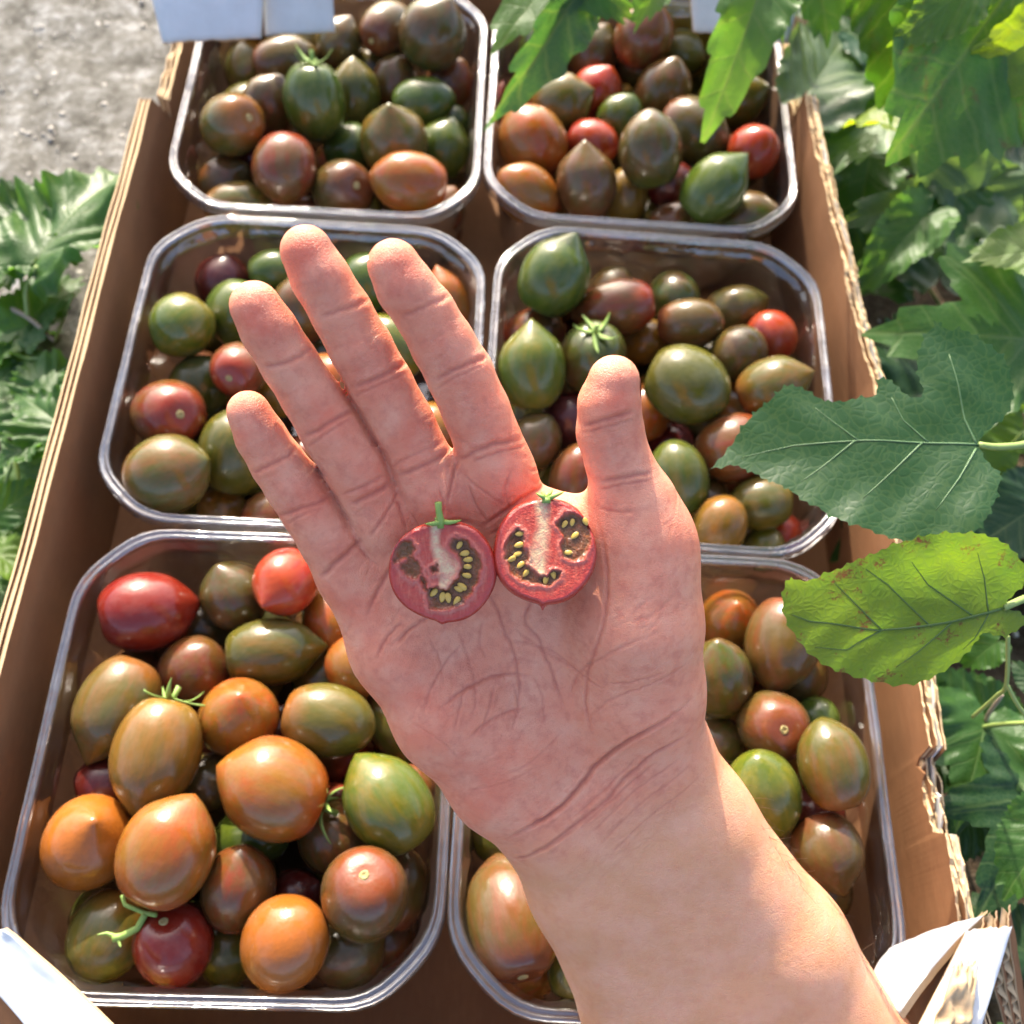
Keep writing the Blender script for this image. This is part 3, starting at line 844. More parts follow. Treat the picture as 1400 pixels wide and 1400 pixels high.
def sepal_mesh(seed):
    """five narrow curling sepals and a stub, one child mesh each is copied from here; z is outwards from the stem end"""
    rng = random.Random(seed)
    out = []
    for k in range(5):
        a = 2*math.pi*k/5+rng.uniform(-.25, .25)
        L_ = rng.uniform(0.40, 0.62); lift = rng.uniform(0.05, 0.45)
        V, F_ = [], []
        n = 7
        for i in range(n+1):
            t = i/n
            r_ = 0.05+L_*t
            z = 0.03-0.09*t+lift*t**2.2
            w = 0.075*(1-t)**0.7*(0.6+0.8*min(1, t*3))+0.004
            c = np.array([math.cos(a+0.2*t)*r_, math.sin(a+0.2*t)*r_, z]); sd = np.array([-math.sin(a), math.cos(a), 0])
            V += [c-sd*w+[0, 0, 0.02], c+[0, 0, 0.0], c+sd*w+[0, 0, 0.02], c+[0, 0, 0.035]]
        for i in range(n):
            b = 4*i
            for q in range(4):
                F_.append((b+q, b+(q+1) % 4, b+4+(q+1) % 4, b+4+q))
        F_.append((0, 3, 2, 1)); F_.append(tuple(4*n+q for q in range(4)))
        out.append((V, F_))
    sv, sf = tube([(0, 0, 0.0), (0.02, 0.01, 0.12), (0.05, 0.03, 0.26)], [0.065, 0.05, 0.06], 8)
    return out, (sv, sf)

def tomato_axes(cx, cy, ang, tilt):
    v = -ray(cx, cy); v /= np.linalg.norm(v)
    a = math.radians(ang); t = math.radians(tilt)
    r_ = CR-v*(CR @ v); r_ /= np.linalg.norm(r_)
    u_ = np.cross(v, r_)
    return math.cos(t)*(math.cos(a)*r_+math.sin(a)*u_)+math.sin(t)*v

LAYER_Z = lambda l: RIM_Z-0.0135-0.0165*l
HAND_POLY = [(300, 540), (330, 400), (390, 300), (560, 320), (720, 600), (790, 500), (880, 500), (960, 700), (960, 980), (1250, 1400), (800, 1400), (690, 1150), (480, 900), (330, 600)]
def in_hand(x, y):
    c = False
    for (x0, y0), (x1, y1) in zip(HAND_POLY, HAND_POLY[1:]+HAND_POLY[:1]):
        if (y0 > y) != (y1 > y) and x < (x1-x0)*(y-y0)/(y1-y0)+x0: c = not c
    return c
for _k in TC:
    TC[_k] = tuple(tuple(0.64*(v/0.3)**1.22*0.3 for v in c) for c in TC[_k])
def build_tomatoes():
    rng = random.Random(11); nrg = np.random.default_rng(4)
    items = []
    for pn, txt in (('near left', T_NL), ('near right', T_NR), ('middle left', T_ML), ('middle right', T_MR), ('far left', T_FL), ('far right', T_FR)):
        for ln in txt.strip().splitlines():
            w = ln.split()
            cx, cy, L_, W_, ang, tilt, lay = map(float, w[:7])
            P = at_z(cx, cy, LAYER_Z(lay)); dep = (P-CAM) @ CF
            s = dep/FPX
            b = W_/2*s
            ct, st = abs(math.cos(math.radians(tilt))), abs(math.sin(math.radians(tilt)))
            a = math.sqrt(max((L_/2*s)**2-(b*st)**2, 0))/ct if ct > 0.6 else b*1.18
            a = min(max(a, b*0.98), b*1.5)
            items.append(dict(pn=pn, P=P, a=a, b=b, ax=tomato_axes(cx, cy, ang, tilt), col=w[7], flag=w[8], txt=' '.join(w[9:]), lay=lay, fix=True, ray=ray(cx, cy)))
    nfix = len(items)
    # tomatoes below the top layer that show only through the gaps
    # first a whole bottom layer that carries the rest
    for pn, (px, py) in PUNNETS.items():
        w_, d_ = P_SIZE[pn]; st = 0.0335; row = 0
        yy = -d_/2+0.0265
        while yy < d_/2-0.026:
            xx = -w_/2+0.0262+(st/2 if row % 2 else 0)
            while xx < w_/2-0.026:
                b = rng.uniform(0.0138, 0.0160); a = b*rng.uniform(1.0, 1.18)
                P = np.array([px+xx+rng.uniform(-.002, .002), py+yy+rng.uniform(-.002, .002), 0.008+b])
                QP = np.array([it['P'] for it in items if it['pn'] == pn]); QR_ = np.array([(it['a']+it['b'])/2 for it in items if it['pn'] == pn])
                if not (np.linalg.norm(QP-P, axis=1) < (QR_+b)*0.62).any() and abs(xx)+abs(yy) < w_/2+d_/2-0.048:
                    ax = nrg.normal(size=3); ax[2] *= 0.3; ax /= np.linalg.norm(ax)
                    items.append(dict(pn=pn, P=P, a=a, b=b, ax=ax, col=rng.choice(['dkbrown', 'brown', 'brolive', 'redbrown', 'dkgreen', 'olive']), flag='-', txt='', lay=3, fix=False, ray=(P-CAM)/((P-CAM) @ CF)))
                xx += st
            yy += st*0.9; row += 1
    for pn, (px, py) in PUNNETS.items():
        k = 0; tries = 0
        while k < 9 and tries < 1500:
            tries += 1
            b = rng.uniform(0.0135, 0.0165); a = b*rng.uniform(1.05, 1.3)
            z = rng.choice([0.034, 0.040, 0.046, 0.052]); m = 0.009+(RIM_Z-z)*0.085
            P = np.array([px+rng.uniform(-1, 1)*(P_SIZE[pn][0]/2-m-b*0.8), py+rng.uniform(-1, 1)*(P_SIZE[pn][1]/2-m-b*0.8), z])
            same = [it for it in items if it['pn'] == pn]
            QP = np.array([it['P'] for it in same]); QA = np.array([it['a'] for it in same]); QB = np.array([it['b'] for it in same])
            if (np.linalg.norm(QP-P, axis=1) < (b*1.05+(QA+QB)/2)*0.70).any(): continue
            # never in front of a tomato that the photograph shows
            QR = np.array([it['ray']/np.linalg.norm(it['ray']) for it in same]); qf = np.array([it['fix'] for it in same])
            v = P-CAM; t = QR @ v
            if (qf & (np.linalg.norm(v-QR*t[:, None], axis=1) < QB*0.9+b*0.42) & (t < np.linalg.norm(QP-CAM, axis=1))).any(): continue
            # keep only those that can be seen past the top layer and the hand
            if in_hand(*pix(P)[:2]): continue
            IP = np.array([it['P'] for it in items if it['pn'] == pn])-CAM; IR = np.array([(it['a']+it['b'])*0.48 for it in items if it['pn'] == pn])
            q = np.arange(14); rr_ = b*0.9*np.sqrt((q+.5)/14)
            S = (P-CAM)+CR*(rr_*np.cos(q*2.4))[:, None]+CU*(rr_*np.sin(q*2.4))[:, None]
            tl = np.linalg.norm(S, axis=1); S = S/tl[:, None]
            tt = S @ IP.T; off = np.sqrt(np.maximum((IP**2).sum(1)[None]-tt**2, 0))
            if (~((tt < tl[:, None]) & (off < IR[None])).any(1)).sum() < 2: continue
            ax = nrg.normal(size=3); ax[2] *= 0.4; ax /= np.linalg.norm(ax)
            items.append(dict(pn=pn, P=P, a=a, b=b, ax=ax, col=rng.choice(['dkbrown', 'brown', 'brolive', 'redbrown', 'dkgreen', 'maroon']), flag='-', txt='', lay=3, fix=False, ray=(P-CAM)/((P-CAM) @ CF)))
            k += 1
    # settle: push overlapping neighbours apart, mostly along the line of sight so each keeps its place
    N = len(items)
    P = np.array([i['P'] for i in items]); A = np.array([i['a'] for i in items]); B = np.array([i['b'] for i in items]); X = np.array([i['ax'] for i in items])
    RY = np.array([i['ray']/np.linalg.norm(i['ray']) for i in items]); fix = np.array([i['fix'] for i in items])
    P0 = P.copy()
    pw = np.array([P_SIZE[i['pn']][0] for i in items]); pd = np.array([P_SIZE[i['pn']][1] for i in items])
    pid = np.array([list(PUNNETS).index(i['pn']) for i in items]); lay = np.array([i['lay'] for i in items])
    I, J = np.where((pid[:, None] == pid[None, :]) & (np.arange(N)[:, None] < np.arange(N)[None, :]))
    for it in range(160):
        D = P[J]-P[I]; d = np.linalg.norm(D, axis=1)+1e-9; U = D/d[:, None]
        ci = np.abs((U*X[I]).sum(1)); cj = np.abs((U*X[J]).sum(1))
        ri = 1/np.sqrt((ci/A[I])**2+(1-ci**2)/B[I]**2); rj = 1/np.sqrt((cj/A[J])**2+(1-cj**2)/B[J]**2)
        ov = np.maximum(0, (ri+rj)*0.985-d)
        mv = np.zeros_like(P)
        push = U*(ov*0.30)[:, None]
        np.add.at(mv, J, push); np.add.at(mv, I, -push)
        # the lower one also sinks along the line of sight
        low = np.where(lay[I] > lay[J], I, J); hig = np.where(lay[I] > lay[J], J, I)
        dl = np.abs(lay[I]-lay[J])
        k = (ov*np.clip(dl*0.6, 0.08, 0.5))[:, None]
        np.add.at(mv, low, RY[low]*k); np.add.at(mv, hig, -RY[hig]*k*0.25)
        along = (mv*RY).sum(1)[:, None]*RY; lat = mv-along
        P = P+along*0.8+lat*np.where(fix, 0.35, 0.9)[:, None]
        P += (P0-P)*np.where(fix, 0.03, 0.0)[:, None]-((P0-P)*RY).sum(1)[:, None]*RY*np.where(fix, 0.02, 0)[:, None]
        # stay inside the punnet
        rz = np.sqrt((X[:, 2]*A)**2+(1-X[:, 2]**2)*B**2)
        rx = np.sqrt((X[:, 0]*A)**2+(1-X[:, 0]**2)*B**2); ry = np.sqrt((X[:, 1]*A)**2+(1-X[:, 1]**2)*B**2)
        P[:, 2] = np.maximum(P[:, 2], 0.0075+rz)
        P[:, 2] = np.minimum(P[:, 2], RIM_Z+0.006)
        cxy = np.array([PUNNETS[i['pn']] for i in items])
        m = 0.0052+np.clip(RIM_Z-P[:, 2]-0.006, 0, 1)*0.085
        lx = np.maximum(pw/2-m-rx, 0.01); ly = np.maximum(pd/2-m-ry, 0.01)
        P[:, 0] = cxy[:, 0]+np.clip(P[:, 0]-cxy[:, 0], -lx, lx); P[:, 1] = cxy[:, 1]+np.clip(P[:, 1]-cxy[:, 1], -ly, ly)
        # cut corners
        r_ = (A+2*B)/3
        q = np.abs(P[:, :2]-cxy); ex = q[:, 0]+q[:, 1]-(pw/2+pd/2-0.0235-m*1.4-r_*1.36)
        e = np.maximum(ex, 0)*0.5
        P[:, 0] -= np.sign(P[:, 0]-cxy[:, 0])*e; P[:, 1] -= np.sign(P[:, 1]-cxy[:, 1])*e
    sep_v, stub_v = sepal_mesh(2)
    def cm(nm, VF):
        me = mesh_from(nm, VF[0], VF[1]); me.materials.append(MAT['calyx']); return me
    sep_me = [cm('sepal', v) for v in sep_v]; stub_me = cm('stalk', stub_v)
    for n, it in enumerate(items):
        sharp = it['fix'] and any(w in it['txt'] for w in ('point', 'tip ', 'sharp'))
        me = TM[2] if sharp and rng.random() < 0.6 else TM[rng.choice([0, 1, 3, 4])]
        o = bpy.data.objects.new('tomato', me); COL.objects.link(o)
        z = Vector(it['ax']); q = z.to_track_quat('Z', 'Y') @ Quaternion((0, 0, 1), rng.uniform(0, 6.28))
        dz = np.linalg.norm(P[n]-CAM)/np.linalg.norm(P0[n]-CAM) if it['fix'] else 1.0
        o.matrix_world = Matrix.LocRotScale(Vector(P[n]), q, Vector((it['b']*dz, it['b']*dz, it['a']*dz*0.97)))
        c1, c2, c3 = TC[it['col']]
        j = [rng.uniform(0.75, 1.05) for _ in range(3)]
        o['c1'] = [c1[i]*j[i] for i in range(3)]; o['c2'] = [v for v in c2]; o['c3'] = [v for v in c3]
        if it['fix']:
            tag(o, '%s, %s punnet' % (it['txt'], it['pn']) if it['txt'].count(' ') < 13 else it['txt'], 'tomato', 'tomatoes in the %s punnet' % it['pn'])
        else:
            tag(o, 'shaded tomato below the top layer in the %s punnet' % it['pn'], 'tomato', 'lower tomatoes in the %s punnet' % it['pn'])
        inv = it['b']/it['a']
        if it['flag'] == 's':
            s = bpy.data.objects.new('stem_scar', SCAR); COL.objects.link(s); s.parent = o
            s.matrix_local = Matrix.Translation((0, 0, -0.893)) @ Matrix.Rotation(math.pi, 4, 'X') @ Matrix.Diagonal((0.72, 0.66, inv*0.9, 1))
        if it['flag'] == 'c':
            c = bpy.data.objects.new('calyx', stub_me); COL.objects.link(c); c.parent = o
            c.matrix_local = Matrix.Translation((0, 0, -0.90)) @ Matrix.Rotation(math.pi, 4, 'X') @ Matrix.Rotation(rng.uniform(0, 6), 4, 'Z') @ Matrix.Diagonal((1.2, 1.2, inv*1.5, 1))
            for sm in sep_me:
                s = bpy.data.objects.new('sepal', sm); COL.objects.link(s); s.parent = c

    # a loose stalk lying across the front left tomatoes
    a_ = [at_z(x, y, z) for x, y, z in ((167, 1224, .071), (171, 1237, .071), (197, 1248, .072), (214, 1251, .073))]
    b_ = [at_z(x, y, z) for x, y, z in ((199, 1249, .072), (188, 1269, .071), (167, 1280, .070), (154, 1283, .070))]
    c_ = [at_z(x, y, z) for x, y, z in ((160, 1281, .070), (146, 1276, .070), (133, 1278, .071))]
    d_ = [at_z(x, y, z) for x, y, z in ((158, 1282, .070), (163, 1288, .070), (165, 1295, .071))]
    st = empty('tomato_stalk', tuple(b_[1])); st.location = (0, 0, 0)
    tag(st, 'loose curled green stalk lying in the front left corner of the near left punnet', 'stalk')
    for nm, pts, r0, r1 in (('stem', a_, .0008, .0009), ('stem', b_, .0012, .0015), ('sepal', c_, .0011, .0003), ('sepal', d_, .0010, .0003)):
        D = []
        for i in range(len(pts)-1):
            for t in (0, .25, .5, .75): D.append(pts[i]+(pts[i+1]-pts[i])*t)
        D.append(pts[-1])
        v, f_ = tube(D, [r0+(r1-r0)*i/(len(D)-1) for i in range(len(D))], 7)
        link(nm, mesh_from(nm, v, f_), st, MAT['calyx'])
    return items
# ------------------------------------------------------------------ the hand (one continuous surface)
HT = math.radians(17.0)
H_N = math.cos(HT)*(-CF) - math.sin(HT)*CU          # palm normal
H_1 = CR.copy()
H_2 = np.cross(H_N, H_1)                             # towards the finger tips
H_0 = at_d(690, 800, 0.305)
def HL(px, py, c=0.0):
    """point of the plane c metres above the hand plane under a photograph position -> hand coordinates, metres per px"""
    d = ray(px, py)
    t = ((H_0 + H_N*c - CAM) @ H_N)/(d @ H_N)
    P = CAM + d*t - H_0
    return np.array([P @ H_1, P @ H_2, P @ H_N]), t/FPX
def H_world(p):
    return H_0 + p[..., 0:1]*H_1 + p[..., 1:2]*H_2 + p[..., 2:3]*H_N

# (px, py, radius px, height mm)
FINGERS = dict(
    pinky=[(340, 564, 30.5, 6), (357, 598, 35, 5), (380, 634, 37.5, 4), (402, 664, 40, 3.2), (426, 697, 42, 2.5), (452, 735, 45, 1.5), (478, 786, 44, 0)],
    ring=[(349, 419, 35.5, 11), (368, 452, 39, 10), (396, 497, 40, 8), (424, 540, 41, 6.5), (453, 586, 44, 5), (485, 635, 46, 3), (523, 715, 44, 0)],
    middle=[(419, 344, 36.5, 9.5), (438, 380, 40.5, 8.5), (467, 428, 42, 6.5), (493, 476, 44, 5), (520, 527, 45, 3), (548, 580, 46, 1), (594, 672, 45, -0.5)],
    index=[(538, 363, 36.5, 12), (555, 394, 40.5, 11), (581, 428, 42, 9), (605, 470, 44, 7), (629, 512, 46, 5), (651, 562, 46, 3), (686, 650, 48, 0)],
    thumb=[(839, 521, 36, 10), (833, 552, 43, 9), (834, 590, 46, 7.5), (845, 630, 45, 7), (866, 680, 52, 6), (878, 760, 66, 5)],
)
PALM = [
    [(675, 645, 46, 0), (705, 770, 46, -2), (790, 960, 55, -4), (850, 1040, 75, -6)],
    [(592, 668, 43, 0), (645, 800, 44, -3), (760, 1000, 55, -4), (815, 1070, 80, -6)],
    [(525, 715, 43, 0), (590, 840, 47, -2.5), (720, 1020, 60, -4), (790, 1100, 80, -6)],
    [(482, 788, 43, 0), (540, 890, 54, 0), (610, 985, 64, 1), (690, 1068, 70, -1), (772, 1120, 86, -6)],
    [(876, 745, 68, 4), (866, 850, 88, 4), (872, 945, 84, 1), (872, 1020, 90, -6)],
    [(745, 712, 44, 0), (850, 745, 50, 3)],
    [(700, 1010, 70, 0), (640, 960, 60, 1)],
    [(884, 1047, 92, -7), (935, 1130, 92, -7), (1052, 1300, 104, -7), (1160, 1480, 110, -6), (1300, 1760, 122, 42)],
    [(772, 1113, 88, -7), (818, 1205, 92, -7), (905, 1375, 104, -7), (990, 1540, 110, -6), (1110, 1810, 122, 42)],
    [(828, 1080, 90, -6), (980, 1338, 104, -6), (1075, 1510, 110, -5), (1205, 1785, 122, 44)],
]
def smin(a, b, k):
    h = np.clip(0.5+0.5*(b-a)/k, 0, 1)
    return b+(a-b)*h-k*h*(1-h)

def hand_surface(step):
    KZ = 0.90
    def chain(ch):
        out = []
        for (x, y, r, c) in ch:
            p, s = HL(x, y, c*1e-3)
            out.append((p, r*s))
        return out
    fing = {k: chain(v) for k, v in FINGERS.items()}
    palm = [chain(v) for v in PALM]
    allp = [q for ch in list(fing.values())+palm for q in ch]
    lo = np.min([p-r for p, r in allp], axis=0)-0.004
    hi = np.max([p+r for p, r in allp], axis=0)+0.004
    n = np.ceil((hi-lo)/step).astype(int)+1
    ax = [np.float32(lo[i])+np.arange(n[i], dtype=np.float32)*np.float32(step) for i in range(3)]
    def eval_chain(acc, ch, k):
        pad = 0.016
        for (p0, r0), (p1, r1) in zip(ch[:-1], ch[1:]):
            mn = np.minimum(p0-r0, p1-r1)-pad; mx = np.maximum(p0+r0, p1+r1)+pad
            i0 = np.clip(((mn-lo)/step).astype(int), 0, n-1); i1 = np.clip(((mx-lo)/step).astype(int)+2, 1, n)
            sl = tuple(slice(i0[i], i1[i]) for i in range(3))
            X = ax[0][sl[0]][:, None, None]; Y = ax[1][sl[1]][None, :, None]; Z = ax[2][sl[2]][None, None, :]
            ba = (p1-p0)*np.array([1, 1, 1/KZ])
            dx, dy, dz = X-p0[0], Y-p0[1], (Z-p0[2])/KZ
            h = np.clip((dx*ba[0]+dy*ba[1]+dz*ba[2])/float(ba @ ba), 0, 1).astype(np.float32)
            d = np.sqrt((dx-ba[0]*h)**2+(dy-ba[1]*h)**2+(dz-ba[2]*h)**2)-(r0+(r1-r0)*h)
            acc[sl] = smin(acc[sl], d.astype(np.float32), k)
        return acc
    big = np.float32(0.05)
    P = np.full(tuple(n), big, np.float32)
    for i, ch in enumerate(palm):
        P = eval_chain(P, ch, np.float32(0.007))
    tot = P.copy()
    FS = {}
    for k, ch in fing.items():
        Fg = eval_chain(np.full(tuple(n), big, np.float32), ch, np.float32(0.0012))
        FS[k] = Fg
        G = smin(P, Fg, np.float32(0.011 if k == 'thumb' else 0.0045))
        tot = smin(tot, G, np.float32(0.0006))
    # the deep line where two neighbouring fingers press together
    for a, b in (('pinky', 'ring'), ('ring', 'middle'), ('middle', 'index')):
        A_, B_ = FS[a], FS[b]
        m = (np.maximum(A_, B_) < 0.004) & (np.maximum(A_, B_) > -0.006) & (P > 0)
        e = (A_[m]-B_[m])/0.0010
        zz = np.broadcast_to(ax[2][None, None, :], tot.shape)[m]
        tot[m] += (0.0042*np.exp(-e*e)*np.clip(P[m]/0.003, 0, 1)*np.clip((zz-0.0035)/0.003, 0, 1)).astype(np.float32)
    # surface nets
    S = tot < 0
    nx, ny, nz = n-1
    cnt = np.zeros((nx, ny, nz), np.int8)
    acc = np.zeros((nx, ny, nz, 3), np.float32); num = np.zeros((nx, ny, nz), np.float32)
    corners = [(i, j, k) for i in (0, 1) for j in (0, 1) for k in (0, 1)]
    for c in corners:
        cnt += S[c[0]:c[0]+nx, c[1]:c[1]+ny, c[2]:c[2]+nz]
    act = (cnt > 0) & (cnt < 8)
    idx = np.argwhere(act)
    vid = np.full((nx, ny, nz), -1, np.int64)
    vid[act] = np.arange(len(idx))
    pos = np.zeros((len(idx), 3)); wgt = np.zeros(len(idx))
    for a in corners:
        for axn in range(3):
            if a[axn] == 1: continue
            b = list(a); b[axn] = 1
            va = tot[idx[:, 0]+a[0], idx[:, 1]+a[1], idx[:, 2]+a[2]]
            vb = tot[idx[:, 0]+b[0], idx[:, 1]+b[1], idx[:, 2]+b[2]]
            m = (va < 0) != (vb < 0)
            t = np.where(m, va/np.where(m, va-vb, 1), 0)
            pt = np.array(a)[None, :].repeat(len(idx), 0).astype(float)
            pt[:, axn] = t
            pos[m] += pt[m]; wgt[m] += 1
    V = lo+(idx+pos/wgt[:, None])*step
    quads = []
    for axn in range(3):
        sh = [slice(0, n[i]) for i in range(3)]
        a = [slice(1, n[i]-1) for i in range(3)]; a[axn] = slice(0, n[axn]-1)
        b = list(a); b[axn] = slice(1, n[axn])
        sa, sb = S[tuple(a)], S[tuple(b)]
        e = np.argwhere(sa != sb)
        flip = sa[tuple(e.T)]
        off = np.ones(3, int); off[axn] = 0
        e = e+off
        u, v = [(1, 2), (2, 0), (0, 1)][axn]
        def at(du, dv):
            q = e.copy(); q[:, u] -= du; q[:, v] -= dv
            return vid[q[:, 0], q[:, 1], q[:, 2]]
        q = np.stack([at(1, 1), at(0, 1), at(0, 0), at(1, 0)], 1)
        q[~flip] = q[~flip][:, ::-1]
        quads.append(q)
    return V, np.concatenate(quads)

# skin folds: polylines in photograph positions, (width mm, depth mm)
FOLDS = [
    # wrist
    ([(693, 1146), (729, 1128), (767, 1103), (793, 1075), (819, 1043), (851, 1019), (889, 997), (945, 958)], 0.75, 0.95),
    ([(725, 1169), (767, 1143), (825, 1098), (857, 1062), (902, 1027), (950, 998)], 0.7, 0.4),
    ([(700, 1176), (745, 1160), (790, 1132)], 0.6, 0.35),
    ([(790, 1136), (850, 1082), (900, 1040)], 0.45, 0.2), ([(800, 1150), (870, 1080), (930, 1035)], 0.45, 0.16),
    ([(812, 1165), (880, 1095), (950, 1040)], 0.45, 0.14), ([(826, 1178), (890, 1115), (965, 1050)], 0.45, 0.12),
    ([(780, 1122), (830, 1077), (880, 1030)], 0.4, 0.18),
    # life line and its companions
    ([(800, 700), (770, 770), (718, 843), (736, 873), (748, 902), (762, 940), (773, 977)], 0.6, 0.35),
    ([(640, 780), (677, 828), (688, 858), (703, 895), (710, 940), (705, 980)], 0.6, 0.38),
    ([(815, 697), (830, 780), (826, 850), (808, 905), (800, 960), (812, 1010)], 0.55, 0.28),
    ([(660, 850), (655, 880), (665, 900)], 0.5, 0.2),
    ([(690, 876), (740, 885), (790, 920), (830, 945)], 0.5, 0.2), ([(700, 858), (760, 900), (815, 935)], 0.45, 0.18),
    ([(599, 972), (625, 950), (655, 932), (690, 922), (730, 925)], 0.6, 0.4),
    ([(640, 1010), (662, 990), (690, 975), (720, 968)], 0.55, 0.3),
    ([(540, 882), (560, 862), (583, 846), (605, 838)], 0.55, 0.35), ([(515, 900), (530, 870), (552, 850)], 0.5, 0.3),
    ([(578, 980), (590, 940), (610, 905), (632, 880)], 0.5, 0.25), ([(620, 1000), (630, 960), (634, 930)], 0.45, 0.25),
    ([(655, 1005), (668, 970), (676, 935)], 0.45, 0.22), ([(700, 1000), (708, 965), (700, 930)], 0.45, 0.2),
    ([(745, 990), (742, 955), (730, 925)], 0.45, 0.2), ([(585, 870), (600, 900), (605, 940)], 0.4, 0.18),
    ([(625, 860), (640, 900), (650, 945), (645, 985)], 0.45, 0.2), ([(775, 960), (800, 915), (840, 890), (880, 870)], 0.5, 0.2),
    ([(830, 935), (870, 930), (910, 918)], 0.45, 0.18), ([(800, 985), (838, 955), (890, 935), (940, 905)], 0.5, 0.16),
    ([(560, 985), (600, 1010), (630, 1040)], 0.4, 0.12), ([(690, 1060), (730, 1040), (770, 1000)], 0.45, 0.14),
    ([(640, 1080), (690, 1070), (740, 1045)], 0.4, 0.1),
    # upper palm
    ([(500, 850), (520, 800), (560, 745), (610, 715), (655, 720)], 0.7, 0.45),
    ([(658, 722), (688, 700), (718, 680), (760, 672)], 0.6, 0.4), ([(665, 735), (720, 705), (775, 690)], 0.5, 0.28),
    ([(505, 735), (530, 700), (545, 672)], 0.5, 0.28), ([(555, 725), (548, 700), (540, 680)], 0.5, 0.25),
    ([(625, 630), (618, 660), (610, 690)], 0.5, 0.35), ([(600, 665), (606, 695), (600, 715)], 0.45, 0.25),
    ([(640, 660), (650, 690), (668, 718)], 0.45, 0.28), ([(630, 645), (655, 668), (690, 690)], 0.45, 0.2),
    ([(480, 735), (500, 760), (520, 775)], 0.45, 0.2), ([(700, 640), (690, 670), (700, 700)], 0.4, 0.18),
    ([(720, 640), (745, 660), (765, 680)], 0.4, 0.15), ([(560, 700), (580, 735), (570, 760)], 0.4, 0.18),
    # finger joints
    ([(343, 650), (360, 640), (385, 628), (405, 615)], 0.7, 0.35), ([(380, 707), (405, 697), (430, 690), (452, 678)], 0.7, 0.4),
    ([(392, 718), (415, 703), (446, 692)], 0.45, 0.2), ([(436, 792), (456, 772), (480, 752), (494, 738)], 0.8, 0.5),
    ([(360, 503), (385, 497), (405, 489), (425, 478)], 0.7, 0.35), ([(414, 599), (440, 585), (462, 572), (485, 560)], 0.7, 0.4),
    ([(420, 612), (448, 592), (480, 572)], 0.45, 0.2), ([(478, 690), (505, 678), (536, 662)], 0.8, 0.5), ([(465, 678), (498, 664), (525, 650)], 0.5, 0.22),
    ([(434, 434), (462, 425), (485, 418), (505, 408)], 0.7, 0.3), ([(480, 531), (508, 520), (535, 508), (558, 498)], 0.75, 0.42),
    ([(484, 543), (515, 527), (555, 510)], 0.45, 0.22), ([(540, 652), (570, 640), (596, 628), (616, 618)], 0.8, 0.5), ([(530, 640), (565, 622), (605, 605)], 0.5, 0.2),
    ([(550, 432), (575, 422), (598, 412), (617, 404)], 0.7, 0.28), ([(592, 521), (620, 506), (645, 496), (668, 488)], 0.75, 0.42),
    ([(596, 532), (626, 514), (664, 498)], 0.45, 0.2), ([(622, 632), (650, 618), (680, 606), (714, 602)], 0.8, 0.5), ([(645, 632), (680, 618), (718, 612)], 0.5, 0.25),
    ([(797, 584), (820, 576), (845, 568), (866, 562)], 0.7, 0.4), ([(795, 594), (825, 584), (868, 572)], 0.45, 0.2),
    ([(820, 660), (845, 654), (870, 650), (892, 646)], 0.7, 0.4), ([(818, 671), (850, 662), (896, 656)], 0.45, 0.22),
    ([(818, 694), (840, 700), (870, 700)], 0.5, 0.25),
]

